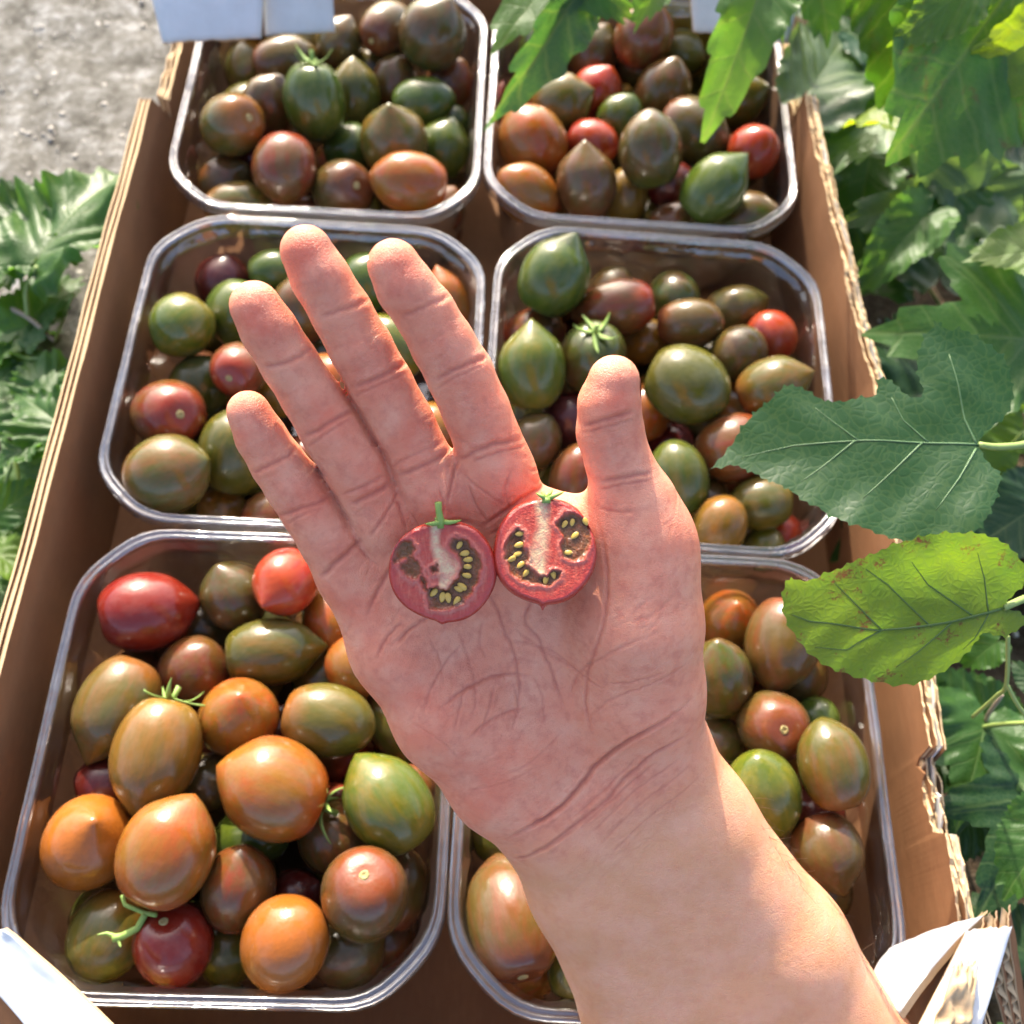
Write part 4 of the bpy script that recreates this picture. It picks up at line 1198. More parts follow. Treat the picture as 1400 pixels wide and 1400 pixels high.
def build_hand():
    V, Q = hand_surface(0.0010)
    me = mesh_from('hand', V, Q.tolist())
    tmp = bpy.data.objects.new('tmp', me)
    COL.objects.link(tmp)
    sm = tmp.modifiers.new('s', 'SMOOTH'); sm.factor = 0.5; sm.iterations = 3
    sb = tmp.modifiers.new('d', 'SUBSURF'); sb.levels = 1; sb.render_levels = 1
    dg = bpy.context.evaluated_depsgraph_get()
    me2 = bpy.data.meshes.new_from_object(tmp.evaluated_get(dg))
    bpy.data.objects.remove(tmp, do_unlink=True)
    nv = len(me2.vertices)
    co = np.empty(nv*3, np.float32); me2.vertices.foreach_get('co', co); co = co.reshape(-1, 3).astype(float)
    nr = np.empty(nv*3, np.float32); me2.vertices.foreach_get('normal', nr); nr = nr.reshape(-1, 3).astype(float)
    front = np.clip((nr[:, 2]+0.15)/0.4, 0, 1)
    disp = np.zeros(nv); cre = np.zeros(nv)
    rng = np.random.default_rng(5)
    hm0 = co[:, :2].min(0)
    hn = ((co[:, :2].max(0)-hm0)/0.0015).astype(int)+2
    hm = np.full(tuple(hn), -1.0)
    ii = ((co[:, :2]-hm0)/0.0015).astype(int)
    fm = nr[:, 2] > 0.1
    np.maximum.at(hm, (ii[fm, 0], ii[fm, 1]), co[fm, 2])
    order = np.argsort(co[:, 0]); sx = co[order, 0]
    def surf_line(pl, jit=0.0):
        out = []
        for (x, y) in pl:
            c = 0.010
            p, s = HL(x, y, c)
            for it in range(2):                      # sit on the real surface
                i, j = int((p[0]-hm0[0])/0.0015), int((p[1]-hm0[1])/0.0015)
                if 0 <= i < hm.shape[0] and 0 <= j < hm.shape[1] and hm[i, j] > -0.9: c = hm[i, j]
                p, s = HL(x, y, c)
            out.append(p[:2])
        pts = np.array(out)
        dense = []
        for i in range(len(pts)-1):                 # Catmull-Rom
            p0 = pts[max(i-1, 0)]; p1 = pts[i]; p2 = pts[i+1]; p3 = pts[min(i+2, len(pts)-1)]
            for t in np.linspace(0, 1, 7)[:-1]:
                dense.append(0.5*((2*p1)+(-p0+p2)*t+(2*p0-5*p1+4*p2-p3)*t*t+(-p0+3*p1-3*p2+p3)*t**3))
        dense.append(pts[-1])
        d = np.array(dense)
        d[1:-1] += rng.normal(0, 0.00012+jit, (len(d)-2, 2))
        return d
    def carve(line, w, dep, col=1.0):
        mn = line.min(0)-6*w; mx = line.max(0)+6*w
        a0, a1 = np.searchsorted(sx, (mn[0], mx[0]))
        sel = order[a0:a1]
        sel = sel[(co[sel, 1] > mn[1]) & (co[sel, 1] < mx[1]) & (front[sel] > 0)]
        if not len(sel): return
        p = co[sel, :2]; best = np.full(len(sel), 1.0); para = np.zeros(len(sel)); N = len(line)-1
        for i in range(N):
            a, b = line[i], line[i+1]; ab = b-a
            h = np.clip(((p-a) @ ab)/max(ab @ ab, 1e-12), 0, 1)
            d = np.hypot(*(p-a-h[:, None]*ab).T)
            m = d < best
            best[m] = d[m]; para[m] = (i+h[m])/N
        fade = np.clip(np.minimum(para, 1-para)/(0.18 if dep < 0.0013 else 0.07), 0.12, 1)
        g = np.exp(-(best/w)**2)
        sh = np.exp(-((best-2.4*w)/(1.3*w))**2)
        disp[sel] += front[sel]*fade*dep*(-g+0.34*sh)
        cre[sel] = np.maximum(cre[sel], front[sel]*fade*g*col*min(1.0, 0.3+dep/0.0006))
    for pl, w, dep in FOLDS:
        carve(surf_line(pl), w*0.85e-3, dep*1.05e-3)
    # finer wrinkles that follow the flow of the palm, the wrist and the finger segments
    def wig(cx, cy, ang, ln, n, spread, w, dep, curl=0.25):
        for _ in range(n):
            x = cx+rng.normal(0, spread); y = cy+rng.normal(0, spread)
            a = math.radians(ang)+rng.normal(0, curl); L_ = ln*rng.uniform(0.5, 1.2)
            a2 = a+rng.normal(0, 0.35)
            pl = [(x-math.cos(a)*L_/2, y-math.sin(a)*L_/2), (x, y), (x+math.cos(a2)*L_/2, y+math.sin(a2)*L_/2)]
            carve(surf_line(pl), w*1.25e-3, dep*0.95e-3*rng.uniform(0.5, 1.2), 0.3)
    wig(640, 930, -60, 60, 14, 45, 0.34, 0.13, 0.15); wig(700, 900, 70, 60, 8, 45, 0.34, 0.12, 0.15); wig(780, 900, 35, 60, 8, 40, 0.34, 0.11, 0.15)
    wig(880, 800, -55, 60, 24, 50, 0.34, 0.07); wig(870, 890, -30, 60, 16, 40, 0.34, 0.08); wig(560, 870, -50, 45, 16, 32, 0.34, 0.12)
    wig(620, 690, 70, 40, 14, 35, 0.34, 0.12); wig(720, 660, 30, 40, 12, 25, 0.34, 0.1); wig(520, 760, -60, 40, 10, 22, 0.34, 0.12)
    wig(690, 1040, -35, 70, 14, 35, 0.36, 0.08); wig(850, 1110, -42, 110, 26, 38, 0.36, 0.09, 0.08); wig(800, 1160, -42, 90, 10, 30, 0.36, 0.07, 0.08)
    for nm, (x0, y0), (x1, y1) in (('p', (345, 575), (372, 622)), ('r', (357, 430), (385, 482)), ('m', (425, 350), (460, 412)), ('i', (540, 370), (572, 415))):
        an = math.degrees(math.atan2(y1-y0, x1-x0))
        wig((x0+x1)/2, (y0+y1)/2, an+6, 36, 10, 11, 0.32, 0.08, 0.15)
    for (x0, y0), (x1, y1) in (((385, 645), (408, 685)), ((402, 510), (438, 570)), ((475, 440), (510, 510)), ((590, 440), (618, 495)),
                               ((430, 710), (455, 760)), ((460, 600), (492, 660)), ((530, 540), (570, 620)), ((635, 520), (662, 600)), ((830, 600), (850, 640))):
        an = math.degrees(math.atan2(y1-y0, x1-x0))
        wig((x0+x1)/2, (y0+y1)/2, an+90, 40, 9, 16, 0.32, 0.07, 0.12)
        wig((x0+x1)/2, (y0+y1)/2, an, 28, 6, 14, 0.32, 0.07, 0.15)
    # soft hollows and pads
    def bump_at(px, py, rad, h):
        p, s = HL(px, py, 0.01)
        d2 = (co[:, 0]-p[0])**2+(co[:, 1]-p[1])**2
        disp[:] += front*h*1e-3*np.exp(-d2/(rad*s)**2)
    for a in ((680, 800, 90, -1.2), (760, 830, 60, -0.8), (530, 735, 28, 0.7), (610, 700, 28, 0.6), (690, 690, 28, 0.5), (590, 960, 60, 0.8), (860, 840, 60, 0.8),
              (880, 1010, 30, -0.6), (800, 1130, 30, -0.5), (890, 1180, 40, 0.5), (940, 1250, 60, 0.3), (350, 585, 20, 0.6), (362, 440, 22, 0.7), (434, 372, 24, 0.7),
              (550, 388, 24, 0.7), (834, 545, 26, 0.6), (432, 728, 20, 0.5), (470, 625, 22, 0.5), (542, 575, 24, 0.5), (646, 560, 25, 0.5), (420, 545, 18, 0.35),
              (492, 478, 20, 0.35), (604, 470, 20, 0.35), (396, 665, 17, 0.35)):
        bump_at(*a)
    co2 = co+nr*disp[:, None]
    me2.vertices.foreach_set('co', co2.astype(np.float32).ravel())
    # skin tints
    blush = np.zeros(nv); arm = np.zeros(nv)
    for (px, py, rad, v) in ((345, 575, 40, .9), (360, 430, 45, .9), (425, 355, 45, .9), (545, 375, 45, .8), (410, 680, 45, .55), (440, 570, 50, .6), (510, 510, 50, .6),
                             (620, 490, 50, .6), (460, 760, 50, .55), (500, 650, 50, .5), (570, 600, 60, .5), (660, 580, 60, .5), (840, 540, 45, .7), (845, 620, 50, .45),
                             (480, 830, 60, .5), (560, 960, 70, .55), (640, 1060, 70, .6), (560, 730, 60, .3), (690, 680, 60, .35), (930, 760, 60, .25)):
        p, s = HL(px, py, 0.01)
        d2 = (co[:, 0]-p[0])**2+(co[:, 1]-p[1])**2
        blush = np.maximum(blush, v*np.exp(-d2/(rad*s)**2))
    w0, s0 = HL(828, 1085, 0.01); w1, _ = HL(980, 1340, 0.01)
    axd = (w1-w0)[:2]/np.linalg.norm((w1-w0)[:2])
    tt = (co[:, :2]-w0[:2]) @ axd
    arm = np.clip(tt/0.022+0.1, 0, 1)
    arm = np.maximum(arm, 0.8*np.clip((0.25-nr[:, 2])/0.5, 0, 1))
    # grime smudges on the finger tips
    grime = np.zeros(nv)
    for (px, py, rad, v) in ((452, 332, 9, .8), (446, 324, 8, .6), (427, 643, 7, .9), (433, 652, 7, .9), (455, 684, 4, .5), (460, 330, 6, .6), (803, 897, 3, .6)):
        p, s = HL(px, py, 0.012)
        d2 = (co[:, 0]-p[0])**2+(co[:, 1]-p[1])**2
        grime = np.maximum(grime, v*np.exp(-d2/(rad*s)**2))
    for nm, arr in (('crease', cre), ('blush', blush), ('arm', arm), ('grime', grime)):
        at = me2.attributes.new(nm, 'FLOAT', 'POINT')
        at.data.foreach_set('value', arr.astype(np.float32))
    me2.polygons.foreach_set('use_smooth', [True]*len(me2.polygons))
    me2.name = 'hand'
    o = link('hand', me2, None, MAT['skin'])
    o.matrix_world = Matrix(((H_1[0], H_2[0], H_N[0], H_0[0]), (H_1[1], H_2[1], H_N[1], H_0[1]), (H_1[2], H_2[2], H_N[2], H_0[2]), (0, 0, 0, 1)))
    tag(o, 'open right hand and forearm, palm up, holding two cut tomato halves over the punnets', 'hand')
    # fine dark hair along the outer edge of the forearm
    rngh = random.Random(9); HV, HF = [], []
    edge = [(985, 1040), (1045, 1130), (1100, 1205), (1165, 1295), (1235, 1390)]
    for q in range(150):
        t = rngh.uniform(0.12, 3.98); i = int(t); fx = t-i
        ex = edge[i][0]+(edge[i+1][0]-edge[i][0])*fx; ey = edge[i][1]+(edge[i+1][1]-edge[i][1])*fx
        p, s = HL(ex-rngh.uniform(0, 9), ey+rngh.uniform(-2, 6), 0.0)
        p = p+np.array([0, 0, rngh.uniform(-0.012, 0.002)])
        dv = np.array([rngh.uniform(0.2, 1.0), rngh.uniform(-1.1, 0.1), rngh.uniform(-0.5, 0.5)]); dv /= np.linalg.norm(dv)
        L_ = rngh.uniform(0.004, 0.011); bd = np.array([rngh.uniform(-.4, .4), rngh.uniform(-.6, 0), rngh.uniform(-.3, .3)])
        v, f_ = tube([p+dv*L_*u+bd*L_*u*u for u in (0, .33, .66, 1.0)], [0.00005, 0.00005, 0.00004, 0.00002], 3)
        b0 = len(HV); HV += v; HF += [tuple(w+b0 for w in ff) for ff in f_]
    hr = link('arm_hair', mesh_from('arm_hair', HV, HF), o, MAT['hair']); hr['kind'] = 'stuff'
    # nails on the backs of the fingers
    for k, ch in FINGERS.items():
        (x0, y0, r0, c0), (x1, y1, r1, c1) = ch[0], ch[1]
        p0, s0 = HL(x0, y0, c0*1e-3); p1, s1 = HL(x1, y1, c1*1e-3)
        R0, R1 = r0*s0, r1*s1
        axn = (p0-p1)/np.linalg.norm(p0-p1)
        back = np.array([0.0, 0, -1]) if k != 'thumb' else np.array([0.72, 0.05, -0.69])
        back = back-axn*(back @ axn); back /= np.linalg.norm(back)
        sd = np.cross(axn, back)
        vs_, fs_ = [], []
        for i in range(8):
            t = i/7.0
            c = p1+axn*(np.linalg.norm(p0-p1)*(0.05+0.95*t)+R0*0.25*t)
            rr = (R1+(R0-R1)*t)
            hw = 0.95-0.12*abs(2*t-1)**3
            for j in range(9):
                a = (j/8.0-0.5)*2*hw
                lift = 1.0 if k == 'thumb' else 0.92
                drop = 0.12*max(0.0, t-0.55)
                vs_.append(c+(sd*math.sin(a)+back*(math.cos(a)*lift-drop))*rr*1.02)
        for i in range(7):
            for j in range(8):
                q = i*9+j
                fs_.append((q, q+1, q+10, q+9))
        nm = mesh_from('fingernail', vs_, fs_)
        link('fingernail', nm, o, MAT['nail'])
    return o
# ------------------------------------------------------------------ the two tomato halves on the palm
def m_flesh():
    k = NT('cut_tomato_flesh')
    co = k.coord()
    core = k.attr('core').outputs['Fac']; gel = k.attr('gel').outputs['Fac']; rimf = k.attr('edge').outputs['Fac']
    n = k.noise(5.5, 5, 0.65, co); n2 = k.noise(26, 3, 0.6, co)
    c = k.mix(k.ramp(n, [(0.35, 0.0), (0.7, 0.7)]), (0.38, 0.032, 0.016), (0.46, 0.065, 0.032))
    fib = k.noise(1.0, 4, 0.7, k.mapping(co, (14, 3.0, 6)))
    c = k.mix(k.ramp(fib, [(0.45, 0.0), (0.7, 0.7)]), c, (0.52, 0.12, 0.065))
    c = k.mix(k.attr('lip').outputs['Fac'], c, (0.62, 0.28, 0.20))
    c = k.mix(k.attr('wall').outputs['Fac'], c, (0.36, 0.028, 0.022))
    c = k.mix(core, c, k.mix(k.ramp(n, [(0.4, 0.1), (0.6, 0.9)]), (0.60, 0.46, 0.25), (0.55, 0.22, 0.14)))
    c = k.mix(gel, c, k.mix(k.ramp(n, [(0.4, 0.0), (0.75, 0.8)]), (0.17, 0.065, 0.012), (0.34, 0.065, 0.014)))
    c = k.mix(k.math('MULTIPLY', k.attr('sac').outputs['Fac'], 0.85), c, (0.075, 0.035, 0.010))
    c = k.mix(rimf, c, (0.40, 0.035, 0.025))
    h = k.math('ADD', k.math('MULTIPLY', n2, 0.6), k.math('MULTIPLY', n, k.math('MULTIPLY_ADD', gel, 5.0, 1.5)))
    k.set(color=c, rough=k.math('MULTIPLY_ADD', gel, -0.14, 0.20), spec=0.45, normal=k.bump(h, 0.55, 0.0009), coat=k.math('MULTIPLY_ADD', gel, -0.05, 0.4), coat_rough=0.05,
          sss=0.2, sss_scale=0.002, sss_radius=(1, 0.3, 0.15))
    return k.m
def m_halfskin():
    k = NT('ripe_tomato_skin')
    co = k.coord()
    n = k.noise(4.0, 4, 0.6, co)
    c = k.mix(k.ramp(n, [(0.35, 0.0), (0.7, 0.6)]), (0.40, 0.03, 0.02), (0.46, 0.075, 0.03))
    k.set(color=c, rough=0.25, spec=0.5, normal=k.bump(n, 0.1, 0.0006), sss=0.2, sss_scale=0.003, sss_radius=(1, 0.3, 0.15))
    return k.m
MAT['flesh'] = m_flesh(); MAT['halfskin'] = m_halfskin()
MAT['seed'] = simple('tomato_seed', (0.58, 0.36, 0.06), 0.3, 14, 0.4, 0.2, 0.0002, 0.45, coat=0.15)
def sd_blob(x, y, cx, cy, rx, ry, rot=0.0):
    c, s = math.cos(rot), math.sin(rot)
    u = ((x-cx)*c+(y-cy)*s)/rx; v = (-(x-cx)*s+(y-cy)*c)/ry
    return np.sqrt(u*u+v*v)-1
def build_half(px, py, w_px, h_px, c, tilt_u, tilt_r, rot, locules, seeds, core, label, long_stalk, seed, bulge=0.05):
    """cut face: x right, y towards the stem, z out of the cut; unit = half width"""
    p, s = HL(px, py, c)
    S = w_px/2*s; asp = h_px/w_px
    # frame of the cut face
    z = H_N*1.0+H_2*tilt_u+H_1*tilt_r; z /= np.linalg.norm(z)
    y = H_2*math.cos(rot)+H_1*math.sin(rot); y -= z*(y @ z); y /= np.linalg.norm(y); x = np.cross(y, z)
    M = Matrix(((x[0], y[0], z[0], 0), (x[1], y[1], z[1], 0), (x[2], y[2], z[2], 0), (0, 0, 0, 1)))
    P = H_world(p[None])[0]
    root = empty('tomato_half'); root.matrix_world = Matrix.Translation(Vector(P)) @ M @ Matrix.Scale(S, 4)
    tag(root, label, 'tomato half', 'cut tomato halves on the palm')
    rng = np.random.default_rng(seed)
    def outline(a):
        r_ = 1.0+0.015*np.cos(3*a+seed)+0.01*np.cos(5*a)
        X = np.cos(a)*r_; Y = np.sin(a)*r_*asp
        Y = np.where(Y > 0.8*asp, Y-(Y-0.8*asp)*0.25, Y)                   # flattened shoulder
        Y = np.where((np.abs(X) < 0.12) & (Y < 0), Y-0.05*(1-np.abs(X)/0.12), Y)
        return X, Y
    NA, NR = 180, 90
    A = np.linspace(0, 2*np.pi, NA, endpoint=False); ox, oy = outline(A)
    rr = np.linspace(0, 1, NR+1)[1:]
    X = np.concatenate([[0], (rr[:, None]*ox[None]).ravel()]); Y = np.concatenate([[0], (rr[:, None]*oy[None]).ravel()])
    R_ = np.concatenate([[0], np.repeat(rr, NA)])
    wob = np.array([mnoise.noise(Vector((a*5, b*5, seed)))*0.22+mnoise.noise(Vector((a*13, b*13, seed)))*0.14 for a, b in zip(X, Y)])
    wob *= 0.22
    d = np.full(len(X), 9.0)
    for poly in locules:                                    # signed distance to the measured seed chambers
        pl = np.array(poly); best = np.full(len(X), 9.0); ins = np.zeros(len(X), bool)
        for (x0, y0), (x1, y1) in zip(pl, np.roll(pl, -1, 0)):
            h = np.clip(((X-x0)*(x1-x0)+(Y-y0)*(y1-y0))/((x1-x0)**2+(y1-y0)**2+1e-12), 0, 1)
            best = np.minimum(best, np.hypot(X-x0-(x1-x0)*h, Y-y0-(y1-y0)*h))
            if y0 != y1: ins ^= ((y0 > Y) != (y1 > Y)) & (X < (x1-x0)*(Y-y0)/(y1-y0)+x0)
        d = np.minimum(d, np.where(ins, -best, best)+wob)
    gel = np.clip(-d/0.07+0.35, 0, 1)
    Z = -0.075*gel+0.02*np.exp(-((d-0.03)/0.05)**2)+0.03*wob
    Z += np.where(gel > 0.95, 0.014*np.sin(X*19+seed)*np.sin(Y*15+1), 0)
    Z -= 0.05*np.clip((R_-0.93)/0.07, 0, 1)**2
    cr = np.zeros(len(X))
    for (x0, y0, x1, y1, w0, w1) in core:
        ab = np.array([x1-x0, y1-y0]); h = np.clip(((X-x0)*ab[0]+(Y-y0)*ab[1])/(ab @ ab), 0, 1)
        dd = np.hypot(X-x0-ab[0]*h, Y-y0-ab[1]*h)
        cr = np.maximum(cr, np.clip(1.3-dd/(w0+(w1-w0)*h)+wob*1.5, 0, 1))
    cr *= (1-gel)
    V = np.stack([X, Y, Z], 1)
    F_ = [(0, 1+k, 1+(k+1) % NA) for k in range(NA)]
    for i in range(NR-1):
        for k in range(NA):
            a, b = 1+i*NA+k, 1+i*NA+(k+1) % NA
            F_.append((a, a+NA, b+NA, b))
    me = mesh_from('cut_face', V, F_); me.materials.append(MAT['flesh'])
    sac = np.zeros(len(X))
    for (sx, sy, ang) in seeds:
        sac = np.maximum(sac, np.clip(1.6-np.hypot(X-sx, Y-sy)/0.105+wob*2, 0, 1))
    sac *= np.clip(gel*1.5+0.3, 0, 1)
    for nm, arr in (('gel', gel), ('sac', sac), ('lip', 0.22*np.exp(-((d-0.06)/0.04)**2)), ('wall', 0.75*np.clip((R_-0.80)/0.14, 0, 1)), ('core', cr), ('edge', np.clip((R_-0.955)/0.03, 0, 1))):
        at = me.attributes.new(nm, 'FLOAT', 'POINT'); at.data.foreach_set('value', arr.astype(np.float32))
    link('cut_face', me, root)
    # rounded skin behind the cut
    Vs, Fs = [], []
    NB = 12
    for i in range(NB+1):
        t = i/NB*math.pi/2
        sc = math.cos(t)**0.72*(1+bulge*math.sin(2*t)) if i < NB else 0.0
        for k in range(NA):
            Vs.append((ox[k]*sc*1.0015, oy[k]*sc*1.0015, -0.05-0.92*math.sin(t)))
    for i in range(NB):
        for k in range(NA):
            a, b = i*NA+k, i*NA+(k+1) % NA
            Fs.append((a, a+NA, b+NA, b))
    # pointed blossom end
    sk = mesh_from('skin', Vs, Fs); sk.materials.append(MAT['halfskin'])
    sko = link('skin', sk, root)
    bv, bf = [], []
    yb = float(oy.min())
    for i in range(7):
        t = i/6
        for k in range(10):
            a = 2*math.pi*k/10; r_ = 0.13*(1-t)**1.3+0.012
            bv.append((r_*math.cos(a), yb+0.12-0.20*t-0.02, -0.22+r_*math.sin(a)*0.9+0.05*t))
    for i in range(6):
        for k in range(10):
            a, b = i*10+k, i*10+(k+1) % 10
            bf.append((a, b, b+10, a+10))
    bf.append(tuple(range(60, 70)))
    if not long_stalk:
      bm = mesh_from('tip', bv, bf); bm.materials.append(MAT['halfskin']); link('tip', bm, sko)
    # seeds sitting in the gel
    sv, sf = [], []
    for i in range(7):
        t = math.pi*i/6
        for k in range(10):
            a = 2*math.pi*k/10
            r_ = math.sin(t)*(0.60-0.12*math.cos(t))
            sv.append((r_*math.cos(a), -math.cos(t), 0.40*r_*math.sin(a)))
    for i in range(6):
        for k in range(10):
            a, b = i*10+k, i*10+(k+1) % 10
            sf.append((a, b, b+10, a+10))
    sme = mesh_from('seed', sv, sf); sme.materials.append(MAT['seed'])
    for (sx, sy, ang) in seeds:
        o = bpy.data.objects.new('seed', sme); COL.objects.link(o); o.parent = root
        sc = 0.095*rng.uniform(0.85, 1.1)
        o.matrix_local = Matrix.Translation((sx, sy, -0.050+rng.uniform(-.015, .02))) @ Matrix.Rotation(math.radians(ang-90), 4, 'Z') @ Matrix.Rotation(rng.uniform(-.3, .3), 4, 'Y') @ Matrix.Scale(sc, 4)
    # half calyx and the cut stalk
    yt = float(oy.max())
    if long_stalk:
        tv, tf = tube([(-0.05, yt-0.10, -0.03), (-0.06, yt+0.05, -0.03), (-0.09, yt+0.22, -0.02), (-0.10, yt+0.38, 0.0)], [0.07, 0.075, 0.06, 0.068], 9)
    else:
        tv, tf = tube([(-0.03, yt-0.08, -0.04), (-0.03, yt+0.03, -0.03)], [0.10, 0.085], 9)
    cal = link('calyx', mesh_from('calyx', tv, tf), root, MAT['calyx'])
    spec = [(-1, 0.30, 0.02), (1, 0.36, 0.10), (-0.6, 0.22, 0.12), (0.7, 0.25, -0.02)] if long_stalk else [(-1, 0.20, 0.10), (1, 0.36, 0.16), (0.6, 0.22, 0.2), (-.5, .16, .16)]
    for q, (sd, ln, lift) in enumerate(spec):
        pts = [(-0.04+sd*ln*t, yt+0.01+lift*(t**1.4)-0.06*t*(1 if long_stalk else 0), -0.05-0.05*q+0.10*math.sin(t*3)) for t in np.linspace(0, 1, 7)]
        tv, tf = tube(pts, [0.05*(1-t)**0.6+0.008 for t in np.linspace(0, 1, 7)], 6)
        link('sepal', mesh_from('sepal', tv, tf), cal, MAT['calyx'])
    return root
def build_halves():
    # outlines measured on the cut faces: x right, y up, unit half width
    def conv(cx, cy, hw, pts): return [((x-cx)/hw, (cy-y)/hw) for x, y in pts]
    cl = lambda p: conv(425, 372, 303, p)
    loc_l = [cl([(450, 220), (500, 170), (560, 190), (620, 260), (645, 340), (625, 420), (590, 490), (550, 545), (480, 575), (400, 590), (360, 580), (340, 520), (350, 460), (400, 460), (440, 470), (480, 430), (520, 400), (530, 330), (510, 260), (470, 250)]),
             cl([(150, 260), (200, 210), (245, 200), (275, 250), (245, 290), (292, 330), (310, 390), (260, 422), (210, 392), (190, 350), (215, 310), (150, 325)]), cl([(296, 388), (335, 430), (350, 490), (325, 480), (300, 430)]),
             cl([(355, 350), (395, 335), (400, 370), (370, 385)])]
    seeds_l = [(x, y, a) for (x, y), a in zip(cl([(515, 220), (545, 265), (565, 300), (562, 340), (560, 390), (535, 455), (375, 495), (425, 520), (458, 522), (507, 540), (515, 470)]), (60, 15, 10, 0, -10, -35, 50, 80, 100, 60, -20))]
    core_l = [(-0.14, 0.95, -0.15, 0.45, 0.10, 0.09), (-0.13, 0.45, 0.10, 0.05, 0.10, 0.20), (0.12, 0.05, 0.02, -0.25, 0.20, 0.09)]
    build_half(605, 782, 148, 142, 0.0226, 0.16, -0.04, 0.02, loc_l, seeds_l, core_l, 'left tomato half on the palm with a long green stalk, cut side up', True, 3)
    cr_ = lambda p: conv(985, 262, 280, p)
    loc_r = [cr_([(780, 200), (820, 150), (860, 170), (862, 240), (892, 300), (882, 350), (922, 380), (960, 400), (1000, 418), (1030, 370), (1070, 385), (1072, 422), (1010, 450), (940, 460), (860, 440), (800, 400), (765, 330), (760, 260)]),
             cr_([(1050, 90), (1080, 50), (1150, 60), (1230, 90), (1248, 170), (1222, 240), (1200, 300), (1130, 320), (1090, 295), (1068, 230), (1085, 190), (1042, 120)])]
    seeds_r = [(x, y, a) for (x, y), a in zip(cr_([(835, 178), (835, 240), (830, 290), (850, 350), (882, 395), (1035, 395), (993, 428), (1085, 112), (1128, 100), (1200, 92), (1145, 172), (1110, 270), (800, 320)]), (10, 20, 25, 45, 55, 110, 80, 60, 80, 120, 45, 5, 30))]
    core_r = [(-0.12, 1.0, -0.06, 0.40, 0.15, 0.13), (-0.06, 0.40, -0.16, -0.20, 0.14, 0.20), (-0.16, -.2, -0.06, -0.40, 0.20, 0.10)]
    build_half(746, 752, 138, 146, 0.0222, 0.40, 0.02, 0.05, loc_r, seeds_r, core_r, 'right tomato half on the palm, tipped up, with a short curled calyx', False, 8, 0.13)
# ------------------------------------------------------------------ mulberry leaves
def leaf_profile(kind, a):
    """distance from the petiole to the margin; a = 0 towards the tip"""
    x = abs(math.degrees(a))
    if kind == 'ovate':
        pts = [(0, 1.0), (8, .93), (20, .80), (40, .66), (65, .56), (95, .49), (125, .44), (150, .36), (168, .20), (180, .05)]
    elif kind == 'lobed':
        pts = [(0, 1.0), (8, .86), (17, .60), (24, .50), (32, .60), (44, .78), (52, .74), (66, .50), (76, .40), (90, .48), (108, .52), (130, .42), (152, .32), (168, .18), (180, .05)]
    elif kind == 'narrow':
        pts = [(0, 1.0), (6, .88), (14, .66), (26, .46), (45, .34), (70, .28), (100, .25), (130, .22), (160, .15), (180, .05)]
    else:
        pts = [(0, 1.0), (8, .90), (18, .70), (30, .60), (42, .66), (52, .64), (66, .50), (95, .46), (125, .42), (150, .34), (168, .20), (180, .05)]
    for (x0, y0), (x1, y1) in zip(pts[:-1], pts[1:]):
        if x <= x1:
            t = (x-x0)/(x1-x0); t = t*t*(3-2*t)*0.5+t*0.5
            return y0+(y1-y0)*t
    return pts[-1][1]
def leaf_from_outline(name, pol, seed, cup, droop, wave, fold=0.12, NR=9, puck=0.008, free=False):
    """pol: closed outline (x along the midrib, y across) seen from the petiole at 0,0"""
    NA = len(pol)
    def zof(X, Y, t):
        z = fold*abs(Y)+cup*(Y*Y)-droop*max(X, 0)**2+wave*math.sin(X*9+seed)*abs(Y)*1.6
        z += 0.02*mnoise.noise(Vector((X*4+seed, Y*4, 0)))+wave*0.8*(t**3)*mnoise.noise(Vector((X*9, Y*9, seed)))
        return z+puck*math.sin((X*4.6-abs(Y)*3.9)*2*math.pi)*min(1, abs(Y)*6)     # puckered between the side veins
    if free:                                        # any outline: fill it with an even net of points
        from mathutils.geometry import delaunay_2d_cdt
        P2 = np.array(pol); st = 0.028
        pts = [Vector(p) for p in pol]
        xs = np.arange(P2[:, 0].min(), P2[:, 0].max(), st)
        for j, yy in enumerate(np.arange(P2[:, 1].min(), P2[:, 1].max(), st*0.866)):
            for xx in xs+(st/2 if j % 2 else 0):
                cr_ = False
                for (x0, y0), (x1, y1) in zip(pol, pol[1:]+pol[:1]):
                    if (y0 > yy) != (y1 > yy) and xx < (x1-x0)*(yy-y0)/(y1-y0)+x0: cr_ = not cr_
                if cr_ and np.min((P2[:, 0]-xx)**2+(P2[:, 1]-yy)**2) > (st*0.45)**2: pts.append(Vector((xx, yy)))
        res = delaunay_2d_cdt(pts, [(i, (i+1) % NA) for i in range(NA)], [], 1, 1e-6)
        V = [(p.x, p.y, zof(p.x, p.y, 0.5)) for p in res[0]]; F_ = [tuple(f) for f in res[2]]
        UV = [(p.x*0.5+0.5, p.y*0.5+0.5) for p in res[0]]
    else:
        V, F_, UV = [(0, 0, 0)], [], [(0.5, 0.5)]
        for i in range(1, NR+1):
            t = (i/NR)**0.85
            for (x, y) in pol:
                X, Y = x*t, y*t
                V.append((X, Y, zof(X, Y, t))); UV.append((X*0.5+0.5, Y*0.5+0.5))
        for k in range(NA):
            F_.append((0, 1+k, 1+(k+1) % NA))
            for i in range(NR-1):
                a, b = 1+i*NA+k, 1+i*NA+(k+1) % NA
                F_.append((a, a+NA, b+NA, b))
    me = mesh_from(name, V, F_)
    uv = me.uv_layers.new(name='UVMap')
    for lp in me.loops:
        uv.data[lp.index].uv = UV[lp.vertex_index]
    me.materials.append(MAT['leaf'])
    return me
